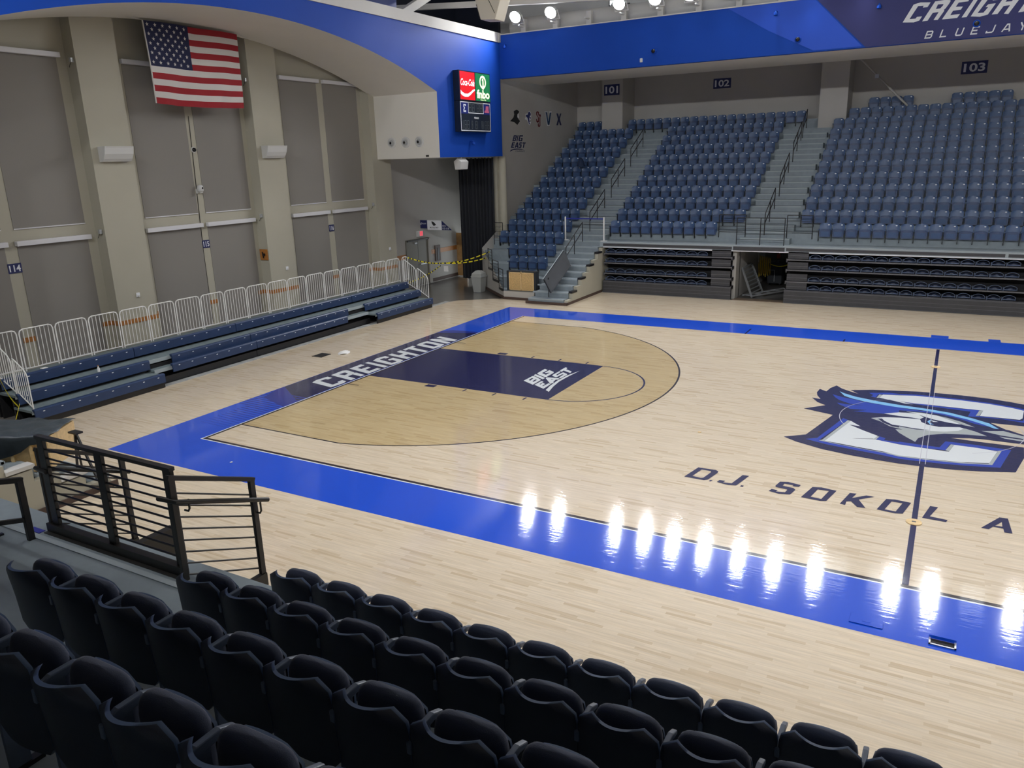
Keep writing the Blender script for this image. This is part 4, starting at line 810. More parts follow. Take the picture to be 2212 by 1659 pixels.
# ================================================================ FLAG
def flag():
    Y0_, Y1_, ZT, ZB = 5.82, 9.44, 10.24, 7.88
    def W(u, v, off=0.0):
        return (-7.68 + .05*math.sin(u*9+v*2)*(.3+v) + .03*math.sin(u*23+v*5)*v + off, Y0_ + (Y1_-Y0_)*u + .05*v*(1-u), ZT + .0*u - (ZT-ZB)*v - .05*math.sin(math.pi*u)*v + .02*(1-v)*abs(math.sin(u*6)))
    t = empty('flag', (0, 0, 0)); tag(t, 'stars and stripes flag hanging flat below the arch', 'flag')
    b = MB(); nu, nv = 60, 39; C = .41
    for i in range(nv):
        for j in range(nu):
            u0, u1, v0, v1 = j/nu, (j+1)/nu, i/nv, (i+1)/nv; s = i//3
            m = 'flag_blue' if (u0+u1)/2 < C*1.08 and s < 7 else ('flag_red' if s % 2 == 0 else 'flag_white')
            b.add([W(u0, v0), W(u1, v0), W(u1, v1), W(u0, v1)], [(0, 1, 2, 3)], m)
    b.build('cloth', t, smooth=180, recalc=False)
    b = MB(); cw = C*1.08
    for r_ in range(9):
        n = 6 if r_ % 2 == 0 else 5
        for k in range(n):
            uc = cw*((k*2+1 + (0 if n == 6 else 1))/12.); vc = (7/13.)*((r_+.75)/9.6); rr = .062
            pts = []
            for q in range(10):
                a = math.pi/2 + q*math.pi/5; rad = rr if q % 2 == 0 else rr*.4
                pts.append(W(uc+rad*math.cos(a)/3.62, vc-rad*math.sin(a)/2.36, .006))
            c = W(uc, vc, .006); b.add([c]+pts, [(0, 1+q, 1+(q+1) % 10) for q in range(10)], 'flag_white')
    b.build('star_field', t, recalc=False)
    b = MB(); b.tube([W(0, v/10) for v in range(11)], .022, 'flag_white', 8); b.build('hoist_band', t, smooth=60)
    b = MB(); b.tube([W(0, 0), (-7.7, 5.35, 10.28)], .006, 'white_rail', 5); b.tube([W(1, 0), (-7.7, 9.85, 10.20)], .006, 'white_rail', 5); b.build('cord', t)
flag()

# ================================================================ SCOREBOARD AND LIT ADS
def PX(x): return lambda a, c: (x, a, c)
t = empty('lit_advert_box', (0, 0, 0)); tag(t, 'lit red and green advertising box above the scoreboard', 'sign')
b = MB(); b.box(XF+.004, 18.30, 8.38, -4.50, 20.84, 9.58, 'board_black'); b.build('cabinet', t)
def panel(name, t, y0, y1, z0, z1, m, x=-4.495): b = MB(); b.add([(x, y0, z0), (x, y1, z0), (x, y1, z1), (x, y0, z1)], [(0, 1, 2, 3)], m); return b.build(name, t, recalc=False)
r1 = panel('red_panel', t, 18.36, 19.54, 8.42, 9.54, 'ad_red'); g1 = panel('green_panel', t, 19.60, 20.80, 8.42, 9.54, 'ad_green')
b = MB(); put(b, fit(text_fill('Coca-Cola', 1, .35, .02), 18.40, 8.98, 19.50, 9.26), PX(-4.488), 'ad_white')
cc = [(18.38, 8.80), (18.50, 8.72), (18.70, 8.66), (18.92, 8.66), (19.15, 8.74), (19.35, 8.84), (19.52, 8.88), (19.52, 8.82), (19.35, 8.74), (19.15, 8.62), (18.95, 8.54), (18.72, 8.53), (18.52, 8.57), (18.38, 8.64)]
put(b, poly_fill([cc]), PX(-4.488), 'ad_white'); b.build('script_lettering', t, recalc=False)
b = MB(); ov = [(20.2+.27*math.cos(q), 9.20+.27*math.sin(q)) for q in [2*math.pi*i/32 for i in range(32)]]; oi = [(20.2+.19*math.cos(q), 9.20+.19*math.sin(q)) for q in [2*math.pi*i/32 for i in range(32)]]
put(b, poly_fill([ov, oi]), PX(-4.488), 'ad_glow'); put(b, poly_fill([[(20.17, 8.90), (20.26, 8.90), (20.26, 9.36), (20.20, 9.36), (20.12, 9.28), (20.17, 9.26)]]), PX(-4.486), 'ad_glow')
put(b, fit(text_fill('fnbo', 1, 0, .03), 19.68, 8.52, 20.74, 8.88), PX(-4.487), 'ad_glow'); put(b, fit(text_fill('Member FDIC', 1), 19.98, 8.44, 20.45, 8.49), PX(-4.487), 'ad_glow'); b.build('round_lettering', t, recalc=False)
t = empty('scoreboard', (0, 0, 0)); tag(t, 'unlit black scoreboard with white border on the blue wall', 'scoreboard')
b = MB(); b.box(XF+.004, 18.30, 7.12, -4.52, 20.84, 8.36, 'board_black'); b.build('cabinet', t)
def frame_line(b, y0, y1, z0, z1, w, m, x=-4.512):
    f = PX(x); put(b, poly_fill([[(y0, z0), (y1, z0), (y1, z1), (y0, z1)], [(y0+w, z0+w), (y1-w, z0+w), (y1-w, z1-w), (y0+w, z1-w)]]), f, m)
b = MB(); frame_line(b, 18.34, 20.80, 7.15, 8.34, .035, 'plate_white'); frame_line(b, 18.96, 20.22, 7.88, 8.33, .03, 'plate_white'); b.build('border', t, recalc=False)
b = MB()
for y0, y1 in ((18.38, 18.95), (20.23, 20.76)): put(b, poly_fill([[(y0, 7.85), (y1, 7.85), (y1, 8.30), (y0, 8.30)]]), PX(-4.516), 'board_blue')
put(b, fit(poly_fill([[p[0:2] for p in q] for q in ([(0, 0), (4, 0), (4, 1.2), (3, 1.2), (3, .9), (1.2, .9), (1.2, 1.4), (2.5, 2.6), (1.2, 3.6), (1.2, 4.1), (3, 4.1), (3, 3.8), (4, 3.8), (4, 5), (0, 5), (0, 3.4), (1, 2.5), (0, 1.6)],)]), 18.58, 7.92, 18.78, 8.24), PX(-4.513), 'plate_white')
put(b, fit(poly_fill([[(0, 0), (4, 0), (4, 1), (3.6, 1), (3.8, 3), (1.4, 3), (1, 1), (.2, 1)]]), 20.30, 7.94, 20.70, 8.22), PX(-4.513), 'ad_pink'); b.build('team_panel', t, recalc=False)
SEG = lambda y, z, w, h_: [(y, z, y+w, z+.02), (y, z+h_/2-.01, y+w, z+h_/2+.01), (y, z+h_-.02, y+w, z+h_), (y, z, y+.02, z+h_), (y+w-.02, z, y+w, z+h_)]
b = MB()
def dig(y, z, w, h_):
    for a, c, d, e in SEG(y, z, w, h_): b.add([(-4.511, a, c), (-4.511, d, c), (-4.511, d, e), (-4.511, a, e)], [(0, 1, 2, 3)], 'digit_off')
for y in (19.02, 19.28, 19.66, 19.92): dig(y, 7.95, .18, .32)
for y in (18.62, 18.84, 19.50, 20.30, 20.52): dig(y, 7.24, .16, .34)
for y in (19.20, 20.02): dig(y, 7.24, .08, .34)
for y in (18.50, 20.16): b.add([(-4.511, y, 7.24), (-4.511, y+.02, 7.24), (-4.511, y+.02, 7.58), (-4.511, y, 7.58)], [(0, 1, 2, 3)], 'digit_off')
b.build('digit_field', t, recalc=False)
b = MB(); put(b, fit(text_fill('PERIOD', 1, 0, .02), 19.42, 7.66, 19.80, 7.74), PX(-4.511), 'plate_white'); b.build('lettering', t, recalc=False)

# ================================================================ SIGNS
def number_sign(txt, fn, label, x0, z0, x1, z1):
    t = empty('section_sign', (0, 0, 0)); tag(t, label, 'sign', 'navy section number signs')
    b = MB(); vs = [fn(x0, z0, 0), fn(x1, z0, 0), fn(x1, z1, 0), fn(x0, z1, 0), fn(x0, z0, .02), fn(x1, z0, .02), fn(x1, z1, .02), fn(x0, z1, .02)]
    b.add(vs, [(0, 1, 2, 3), (4, 5, 6, 7), (0, 1, 5, 4), (1, 2, 6, 5), (2, 3, 7, 6), (3, 0, 4, 7)], 'sign_navy'); b.build('plate', t)
    b = MB(); w = (x1-x0); h_ = z1-z0; put(b, fit(text_fill(txt, 1, 0, .025), x0+w*.09, z0+h_*.16, x1-w*.09, z1-h_*.16), lambda a, c: fn(a, c, .024), 'sign_white'); b.build('lettering', t, recalc=False)
FY = lambda yy: (lambda a, c, d: (a, yy-d, c))
FX = lambda xx: (lambda a, c, d: (xx+d, a, c))
number_sign('101', FY(30.9), 'navy number sign on the square column beside the corner section', -3.22, 9.12, -2.33, 9.67)
number_sign('102', FY(32.7), 'navy number sign on the rear wall over the middle section', 2.27, 9.22, 3.20, 9.72)
number_sign('103', FY(32.7), 'navy number sign on the rear wall over the wide right section', 13.76, 9.10, 14.80, 9.64)
number_sign('114', FX(XW), 'navy number sign on the mullion at the left frame edge', .98, 3.22, 1.36, 3.49)
number_sign('115', FX(XW), 'navy number sign on the mullion below the flag and camera', 7.59, 3.22, 7.89, 3.49)
number_sign('116', FX(XW), 'navy number sign on the mullion nearest the curtain', 14.05, 3.22, 14.35, 3.49)
# wayfinding sign standing off the corner wall
t = empty('direction_sign', (0, 0, 0)); tag(t, 'navy and white pointed direction sign above the exit sign', 'sign')
SY = 20.9; FS = lambda a, c, d: (a, SY-d, c)
def sgn_poly(b, pts, m, d=.02): n = len(pts); b.prism(pts, lambda a, c, e: FS(a, c, e), 0, d, m)
b = MB(); sgn_poly(b, [(-9.1, 2.78), (-8.40, 2.76), (-8.40, 3.16), (-9.1, 3.16)], 'sign_navy'); sgn_poly(b, [(-7.52, 2.70), (-6.95, 2.70), (-7.52, 3.14)], 'sign_navy'); b.build('navy_plate', t)
b = MB(); sgn_poly(b, [(-8.38, 2.70), (-7.54, 2.70), (-7.54, 3.16), (-8.38, 3.16)], 'plate_white'); b.build('white_plate', t)
b = MB(); put(b, fit(text_fill('Creighton', 1), -9.06, 2.93, -8.45, 3.06), lambda a, c: FS(a, c, .024), 'sign_white'); put(b, fit(text_fill('101/', 1, 0, .02), -7.49, 2.86, -7.26, 2.94), lambda a, c: FS(a, c, .024), 'sign_white'); put(b, fit(text_fill('115-118', 1, 0, .02), -7.49, 2.73, -7.10, 2.82), lambda a, c: FS(a, c, .024), 'sign_white')
put(b, fit(text_fill('MUTUAL FIRST', 1, 0, .02), -8.22, 2.78, -7.72, 2.84), lambda a, c: FS(a, c, .024), 'sign_black')
put(b, poly_fill([[(-8.12, 3.12), (-7.96, 3.06), (-7.84, 2.93), (-7.92, 2.92), (-7.98, 2.88), (-8.05, 2.94), (-8.10, 3.02)]]), lambda a, c: FS(a, c, .024), 'sign_black'); b.build('lettering', t, recalc=False)
b = MB(); b.box(-8.8, SY, 2.9, -8.7, SY+.05, 3.0, 'aluminium'); b.build('bracket', t)
t = empty('exit_sign', (-8.8, 20.75, 2.38)); tag(t, 'small glowing red exit sign above the double doors', 'sign')
b = MB(); b.box(0, -.26, 0, .10, .18, .28, 'speaker_white'); b.build('housing', t); b = MB(); b.box(.10, -.10, .03, .105, .16, .25, 'exit_red'); b.build('lit_face', t)
# double doors, panel, wooden door
t = MB(); t.box(-8.8, 19.55, 0, -8.74, 21.45, 2.28, 'door_grey'); t.box(-8.76, 19.6, 2.2, -8.68, 21.5, 2.26, 'dark_bronze'); t.box(-8.74, 20.48, 0, -8.735, 20.50, 2.2, 'dark_bronze'); t.box(-8.74, 20.2, 2.06, -8.70, 20.4, 2.12, 'aluminium'); t.box(-8.74, 20.62, 1.0, -8.69, 21.2, 1.06, 'aluminium'); t.box(-8.74, 21.36, 0, -8.66, 21.5, 2.26, 'wall_cool')
struct(t.build('door_1'))
t = MB(); t.box(-8.82, 24.05, 0, -8.2, 24.12, 2.25, 'door_wood'); t.box(-8.3, 24.02, .95, -8.25, 24.05, 1.15, 'aluminium'); struct(t.build('door_2'))
t = empty('wall_panel', (-8.8, 22.2, 1.0)); tag(t, 'brown recessed wall panel with a dark figure between door and wooden door', 'panel')
b = MB(); b.box(0, -.22, 0, .06, .22, .80, 'skirt_brown'); b.build('frame', t); b = MB(); b.box(.06, -.07, .05, .075, .07, .55, 'sign_black'); b.lathe([(.05, .06), (.05, .075)], (0, 0, .62), 'sign_black', 14, 'x'); b.build('figure', t)

# wall emblems on the corner wall (x = -5.25, facing the court)
FE = PX(-5.242)
def emblem(nm, label, polys):
    b = MB()
    for pl, m, d in polys: put(b, poly_fill(pl) if not isinstance(pl, tuple) else pl, PX(-5.245+.004*d), m)
    o = b.build(nm, recalc=False); tag(o, label, 'wall emblem', 'painted emblems on the corner wall'); return o
k_ = 1/13.83
def wall_pt(u, v): 
    """pixel of the photo -> y, z on the corner wall, worked out beforehand"""
    x = (u-1106.0); y = (829.5-v)
    d = _r2*x + _u2*y + _f*FOC; q = (-5.245-CAM.x)/d.x; return (CAM.y+d.y*q, CAM.z+d.z*q)
def WP(s):
    v = [float(a) for a in s.replace(',', ' ').split()]; return [wall_pt(1080+a*k_, 220+b*k_) for a, b in zip(v[::2], v[1::2])]
emblem('friar_emblem', 'black hooded head emblem, leftmost in the row on the corner wall', [([WP('305,575 400,470 425,380 410,280 500,230 575,285 560,330 520,370 515,440 540,500 600,575 520,690 430,610')], 'sign_black', 0), ([WP('525,370 555,340 552,420 565,460 545,490 520,460')], 'plate_white', 1)])
emblem('crest_emblem', 'blue and white emblem second in the row on the corner wall', [([WP('760,370 830,340 850,290 880,270 925,320 935,420 930,520 880,560 930,600 900,690 870,700 830,600 800,540 740,520 770,440')], 'plate_white', 0), ([WP('770,385 825,385 845,310 880,290 915,340 920,400 880,430 920,470 915,520 870,460 875,560 925,600 870,590 895,670 870,675 845,590 820,480 780,440')], 'board_blue', 1)])
emblem('interlocked_letters_emblem', 'dark red interlocked letters in the middle of the corner wall row', [([WP('1165,385 1165,300 1110,275 1080,310 1085,390 1140,480 1140,560 1110,560 1105,510 1080,505 1090,600 1130,630 1165,600 1170,490 1110,380 1110,320 1135,330 1140,385')], 'maroon', 0), ([WP('1150,370 1220,380 1220,440 1205,440 1205,720 1165,765 1130,720 1130,640 1155,640 1160,710 1180,700 1180,420 1150,420')], 'maroon', 1)])
emblem('letter_emblem', 'teal letter with white edge, second from right on the corner wall', [([WP('1335,285 1420,285 1420,330 1450,560 1475,330 1460,285 1545,290 1530,340 1490,710 1410,715 1360,340')], 'plate_white', 0), ([WP('1350,310 1410,310 1445,580 1485,320 1530,320 1480,690 1425,690 1368,335')], 'logo_teal', 1)])
emblem('letter_emblem', 'navy letter with thick crossed strokes, rightmost on the corner wall', [([WP('1685,345 1735,345 1765,450 1790,350 1835,345 1790,510 1840,700 1790,700 1760,590 1735,700 1685,700 1730,520')], 'logo_navy', 0)])
emblem('conference_emblem', 'navy two word conference emblem with a swoosh on the corner wall', [
    ([WP('415,1000 500,1000 510,1030 495,1080 475,1090 485,1120 470,1165 450,1175 370,1175'), WP('440,1030 470,1030 462,1070 432,1070'), WP('425,1100 455,1100 445,1145 412,1145')], 'logo_navy', 0), ([WP('525,1000 555,1000 520,1180 490,1180')], 'logo_navy', 0),
    ([WP('585,1000 690,1000 680,1040 610,1030 590,1145 635,1145 640,1115 615,1115 620,1080 680,1080 660,1175 560,1175 550,1140')], 'logo_navy', 0),
    ([WP('365,1210 455,1210 448,1240 395,1240 388,1275 435,1275 428,1305 380,1305 372,1340 425,1340 415,1375 325,1375')], 'logo_navy', 0),
    ([WP('500,1210 540,1210 552,1375 515,1375 512,1345 480,1345 470,1375 435,1375'), WP('515,1260 512,1310 492,1310')], 'logo_navy', 0),
    ([WP('585,1210 660,1210 655,1245 605,1245 600,1270 650,1275 640,1360 625,1375 560,1375 568,1340 605,1340 612,1305 570,1300')], 'logo_navy', 0), ([WP('680,1210 775,1215 765,1245 738,1245 710,1375 680,1375 705,1245 672,1245')], 'logo_navy', 0),
    ([WP('295,1495 320,1440 420,1400 520,1395 640,1405 725,1435 620,1428 500,1425 400,1440 340,1465')], 'logo_navy', 0), (fit(text_fill('CONFERENCE', 1), *wall_pt(1113.5, 328.6), *wall_pt(1133.5, 325.0)), 'logo_navy', 0)])

# ================================================================ CURTAIN, BIN, TAPE, BRACE
b = MB(); nx_ = 150; P = []
for i in range(13):
    v = i/12; row = []
    for j in range(nx_+1):
        u = j/nx_; x = -7.30 + 2.02*u + (.04*(1-v))*math.sin(5*u); row.append((x, 22.25 + .075*math.sin(u*62 + 1.2*math.sin(u*9)) + .03*math.sin(u*131)*(1-.5*v), .17 + 5.86*v))
    P.append(row)
b.grid(P, 'curtain_black', (0, .012, 0)); t = empty('curtain'); tag(t, 'tall black pleated curtain hanging under the blue beam', 'curtain'); b.build('curtain_cloth', t, smooth=70)
b = MB(); b.tube([(-7.35, 22.25, 6.03), (-5.25, 22.25, 6.03)], .025, 'aluminium', 8); b.build('curtain_rail', t)
t = empty('trash_bin', (-4.93, 19.95, -.045)); tag(t, 'grey square trash bin with domed lid beside the curtain', 'bin')
b = MB()
for z0, z1, w0, w1, m in ((0, .72, .20, .265, 'bin_grey'),):
    vs = [(sx*w, sy*w, z) for z, w in ((z0, w0), (z1, w1)) for sx, sy in ((-1, -1), (1, -1), (1, 1), (-1, 1))]
    b.add(vs, [(3, 2, 1, 0), (4, 5, 6, 7), (0, 1, 5, 4), (1, 2, 6, 5), (2, 3, 7, 6), (3, 0, 4, 7)], m)
b.box(-.285, -.285, .70, .285, .285, .75, 'bin_grey'); b.build('bin_body', t, bevel=.008)
b = MB(); vs = [(sx*w, sy*w, z) for z, w in ((.75, .27), (.88, .24), (1.0, .12)) for sx, sy in ((-1, -1), (1, -1), (1, 1), (-1, 1))]
b.add(vs, [(8, 9, 10, 11)] + [(r_*4+i, r_*4+(i+1) % 4, r_*4+4+(i+1) % 4, r_*4+4+i) for r_ in (0, 1) for i in range(4)], 'bin_grey'); b.build('bin_lid', t, bevel=.015)
def tape(name, P, label, w=.05, m='yellow_tape', stripes=True):
    b = MB(); n = len(P)
    for i in range(n-1):
        p, q = Vector(P[i]), Vector(P[i+1]); k = max(1, int((q-p).length/.09)) if stripes else 1
        for j in range(k):
            a = p.lerp(q, j/k); c = p.lerp(q, (j+1)/k); mm = m if (j % 2 == 0 or not stripes) else 'black_metal'
            b.add([a+Vector((0, 0, w/2)), c+Vector((0, 0, w/2)), c-Vector((0, 0, w/2)), a-Vector((0, 0, w/2))], [(0, 1, 2, 3)], mm)
    tag(b.build(name, recalc=False), label, 'tape')
def sag(a, c, s, n=10): return [Vector(a).lerp(Vector(c), i/n) - Vector((0, 0, s*math.sin(math.pi*i/n))) for i in range(n+1)]
tape('caution_tape', sag((-5.95, 15.9, 2.0), (-5.85, 18.9, 1.42), .12, 6) + sag((-5.75, 19.2, 1.38), (-4.62, 20.5, 1.78), .05, 6)[1:], 'upper yellow and black caution tape from the white rail to the corner stand')
tape('caution_tape', sag((-5.90, 18.4, 1.46), (-4.75, 20.45, 1.50), .10, 8), 'lower caution tape crossing in front of the curtain')
tape('caution_tape', sag((-5.9, 15.85, .95), (-5.92, 18.3, 1.36), .08, 6), 'low caution tape passing behind the white end rails')
b = MB(); b.box(-5.98, 18.62, 1.05, -5.74, 18.63, 1.30, 'paper'); tag(b.build('paper_notice'), 'white paper notice hanging from the caution tape', 'notice')
tape('caution_tape', sag((-5.6, -1.4, 1.75), (-4.75, -1.42, .55), .25, 6), 'bright yellow tape tied to the near end rail of the benches', .05, 'yellow_tape', False)
tape('caution_tape', sag((-4.7, -1.4, .62), (-3.2, -2.6, .35), .12, 6), 'yellow tape trailing from the near end rail towards the crate', .03, 'yellow_tape', False)
b = MB(); b.tube([(9.57, 31.5, 9.98), (12.3, 31.9, 7.25)], .05, 'wall_cool', 12); b.box(10.25, 31.4, 9.1, 10.42, 31.55, 9.28, 'aluminium'); tag(b.build('diagonal_pipe', smooth=50), 'slim diagonal pipe brace beside the second column', 'pipe')

# ================================================================ HANDRAILS
def handrail(x, y0, z0, n, label, h=.86, dy=DY, dz=DZ, mp=lambda y: y):
    t = empty('handrail', (0, 0, 0)); tag(t, label, 'handrail', 'black aisle handrails in the far stands')
    for i in range(n): b = MB(); b.tube([(x, mp(y0+dy*i), z0+dz*i), (x, mp(y0+dy*i), z0+dz*i+h)], .02, 'black_metal', 8); b.build('post', t, smooth=60)
    for q, nm in ((1.0, 'top_rail'), (.55, 'mid_rail')): b = MB(); b.tube([(x, mp(y0), z0+h*q), (x, mp(y0+dy*(n-1)), z0+dz*(n-1)+h*q)], .02, 'black_metal', 8); b.build(nm, t, smooth=60)
xa = -.35
nm4 = ['lowest', 'second lowest', 'second highest', 'highest']
for i, (y, z, n) in enumerate(((19.85, 1.3, 3), (22.42, 2.62, 3), (24.98, 4.0, 3), (27.52, 5.4, 3))): handrail(xa, y, z, n, 'black handrail on the aisle beside the corner section, %s of four' % nm4[i])
b = MB(); b.tube([(xa, 18.12, .26), (xa, 18.12, 1.1)], .02, 'black_metal', 8); tag(b.build('handrail_post', smooth=60), 'single black rail post at the foot of the stairs', 'post')
for i, (y, z, n) in enumerate(((22.3, 2.62, 3), (24.9, 4.04, 3), (27.5, 5.44, 3), (29.6, 6.5, 2))): handrail(7.5, y, z, n, 'black handrail on the aisle left of the wide section, %s of four' % nm4[i])
def guard(name, p, q, zb, h, nb, label, r=.018, posts=2, m='black_metal', grp=None):
    t = empty(name, (0, 0, 0)); tag(t, label, 'railing', grp); p = Vector(p); q = Vector(q)
    for i in range(posts):
        c = p.lerp(q, i/(posts-1)); b = MB(); b.tube([(c.x, c.y, c.z+zb), (c.x, c.y, c.z+zb+h)], r, m, 8); b.build('post', t, smooth=60)
    b = MB(); b.tube([p+Vector((0, 0, zb+h)), q+Vector((0, 0, zb+h))], r, m, 8); b.build('top_rail', t, smooth=60)
    for i in range(nb):
        z = zb + h*(i+1)/(nb+1); b = MB(); b.tube([p+Vector((0, 0, z)), q+Vector((0, 0, z))], r*.5, m, 6); b.build('bar', t, smooth=60)
    return t
guard('guard_rail', (6.46, 21.98, 0), (8.36, 21.98, 0), 2.24, 1.1, 4, 'black guard rail across the passage opening in the far stands', posts=3)
guard('guard_rail', (5.50, 22.78, 0), (6.62, 22.78, 0), 2.45, .95, 3, 'short black guard rail at the right end of the middle section')
guard('guard_rail', (8.30, 22.78, 0), (9.30, 22.78, 0), 2.45, .95, 3, 'short black guard rail at the left end of the wide section')
for (a, c, d, e, z, wh) in ((-2.78, 18.50, -3.25, 18.95, .35, 'lowest'), (-3.30, 19.0, -3.95, 19.6, .62, 'middle'), (-4.0, 19.65, -4.5, 20.15, 1.05, 'highest')):
    g_ = guard('guard_rail', (a, c, 0), (d, e, 0), z, .92, 6, 'black stepped guard rail on the corner stand edge, %s of three' % wh)
    b = MB(); b.bar((a, c, z+.03), (d, e, z+.03), .05, .10, 'black_metal'); b.build('kick_plate', g_)
guard('guard_rail', (-5.20, 21.95, 0), (-4.72, 21.95, 0), 1.95, 1.05, 4, 'small black guard rail between curtain and corner seats')
# barrier posts with belt
for x, y, wh in ((.52, 22.0, 'right'), (-1.45, 22.12, 'left')):
    t = empty('barrier_post', (x, y, 2.24)); tag(t, 'white barrier post %s the aisle stairs' % ('right of' if x > 0 else 'left of'), 'barrier post')
    b = MB(); b.lathe([(.16, 0), (.16, .015), (.05, .03)], (0, 0, 0), 'white_rail', 20); b.build('base', t); b = MB(); b.lathe([(.035, .02), (.035, 1.05), (.025, 1.07)], (0, 0, 0), 'white_rail', 16); b.build('pole', t, smooth=50)
b = MB(); b.add([(-1.42, 22.12, 3.20), (.49, 22.0, 3.20), (.49, 22.0, 3.25), (-1.42, 22.12, 3.25)], [(0, 1, 2, 3)], 'belt_blue'); tag(b.build('barrier_belt', recalc=False), 'blue belt stretched between the two white barrier posts', 'belt')
# leaning black padded panel on the stairs
t = empty('leaning_panel', (0, 0, 0)); tag(t, 'large black padded panel leaning on the corner stair handrail', 'panel')
def PL(u, v, y):
    d = _r2*(u-1106.0) + _u2*(829.5-v) + _f*FOC; q = (y-CAM.y)/d.y; return CAM + d*q
cs = [PL(1220, 541, 19.75), PL(1234, 574, 19.45), PL(1191, 634, 17.75), PL(1176, 604, 17.95)]
off = Vector((-.10, .05, .0)); b = MB(); b.add(cs + [c+off for c in cs], [(0, 1, 2, 3), (7, 6, 5, 4), (0, 4, 5, 1), (1, 5, 6, 2), (2, 6, 7, 3), (3, 7, 4, 0)], 'panel_black'); b.build('pad', t, bevel=.02)
b = MB(); b.tube([cs[0]+off, cs[3]+off], .02, 'step_nose', 6); b.build('edge_strip', t)
# boarded box with plywood face at the foot of the corner section
t = empty('plywood_box', (-2.72, 18.62, .352)); tag(t, 'black box with chipboard face standing at the foot of the corner section', 'box')
b = MB(); b.box(0, .10, 0, 1.45, .40, .86, 'panel_black'); b.build('case', t, bevel=.01)
b = MB(); b.box(.16, .07, .04, 1.36, .10, .80, 'osb'); b.build('chipboard_face', t)
b = MB(); b.box(.14, .045, .03, .19, .075, .82, 'pine'); b.box(.72, .045, .03, .77, .075, .84, 'pine'); b.box(1.32, .045, .03, 1.37, .075, .80, 'pine'); b.box(.14, .045, .02, 1.37, .075, .06, 'pine'); b.box(.14, .045, .77, 1.37, .075, .81, 'pine'); b.build('batten', t)
# dark dome on a seat row
b = MB(); b.lathe([(.26, 0), (.22, .04), (.17, .2), (.10, .36), (.03, .42)], (-2.72, yk(5)+.40, zk(5)+.88), 'dome_blue', 20); o = b.build('plastic_dome', smooth=50); tag(o, 'dark plastic dome resting on a seat in the corner section', 'dome')

# ================================================================ PASSAGE CLUTTER
t = empty('metal_ramp', (0, 0, 0)); tag(t, 'ribbed aluminium ramp panel leaning on the passage wall', 'ramp')
e0, e1, e2, e3 = Vector((6.55, 22.9, 1.15)), Vector((6.62, 24.4, 1.15)), Vector((7.25, 23.9, .0)), Vector((7.1, 22.5, .0))
b = MB(); b.bar(e0, e3, .05, .08, 'aluminium'); b.bar(e1, e2, .05, .08, 'aluminium'); b.bar(e0, e1, .05, .06, 'aluminium'); b.bar(e3, e2, .05, .06, 'aluminium'); b.build('frame', t)
for i in range(1, 8): b = MB(); b.bar(e0.lerp(e3, i/8), e1.lerp(e2, i/8), .07, .03, 'aluminium'); b.build('rung', t)
t = empty('metal_ramp', (0, 0, 0)); tag(t, 'aluminium folding frame lying on the passage floor', 'frame')
b = MB(); b.bar((6.7, 22.6, .04), (8.0, 24.6, .10), .05, .06, 'aluminium'); b.bar((7.1, 22.45, .04), (8.3, 24.4, .08), .05, .06, 'aluminium'); b.build('frame', t)
for i in range(5): b = MB(); b.bar(Vector((6.7, 22.6, .06)).lerp(Vector((8.0, 24.6, .1)), i/4), Vector((7.1, 22.45, .06)).lerp(Vector((8.3, 24.4, .1)), i/4), .04, .03, 'aluminium'); b.build('rung', t)
t = empty('cart_bin', (6.95, 26.2, -.045)); tag(t, 'black wheeled bin standing in the dark passage', 'bin')
b = MB(); b.box(0, 0, .08, .65, .6, 1.0, 'panel_black'); b.build('bin_body', t, bevel=.03); b = MB(); b.tube([(.05, -.02, .7), (.05, -.15, .72), (.35, -.15, .72), (.35, -.15, .2)], .015, 'aluminium', 6); b.build('handle', t)
for xx, yy in ((.08, .08), (.57, .08), (.08, .52), (.57, .52)): b = MB(); b.lathe([(.045, -.02), (.045, .02)], (xx, yy, .045), 'black_metal', 12, 'x'); b.build('wheel', t)
for i in range(6):
    b = MB(); z = 1.25-.02*i; b.tube([(6.62+.09*i, 26.0+.03*i, .35+.06*(i % 3)), (6.58+.09*i, 26.02, .9), (6.60+.09*i, 26.03, z+.1), (6.64+.09*i, 26.02, z), (6.66+.09*i, 26.0, .6), (6.65+.09*i, 26.0, .42+.05*(i % 2))], .018, 'yellow_cord', 6)
    tag(b.build('cord_loop', smooth=60), 'yellow cord loop hanging in the dark passage, %s from the left' % ORD[i+1], 'cord', 'yellow cords in the passage')
t = empty('tool_rack', (7.15, 27.2, 1.0)); tag(t, 'dark rack with a red item above the black passage bin', 'rack')
b = MB(); b.box(0, 0, 0, .5, .2, .25, 'sign_black'); b.tube([(.05, 0, .25), (.05, 0, .55), (.12, 0, .62)], .03, 'sign_black', 8); b.build('body', t); b = MB(); b.box(0, -.03, .08, .16, 0, .30, 'red_box'); b.build('red_item', t)
tape('caution_tape', sag((7.2, 25.6, 1.0), (8.45, 23.6, 1.35), .12, 6), 'pale caution tape strung across the passage', .04, 'yellow_tape', False)
b = MB(); b.box(8.36, 23.5, 1.20, 8.46, 23.56, 1.50, 'paper'); tag(b.build('paper_notice'), 'paper notice on the right side of the passage', 'notice')
tape('caution_tape', sag((8.42, 23.5, 1.2), (8.36, 23.3, .02), .0, 4) , 'yellow tape end hanging to the passage floor', .05, 'yellow_tape', False)

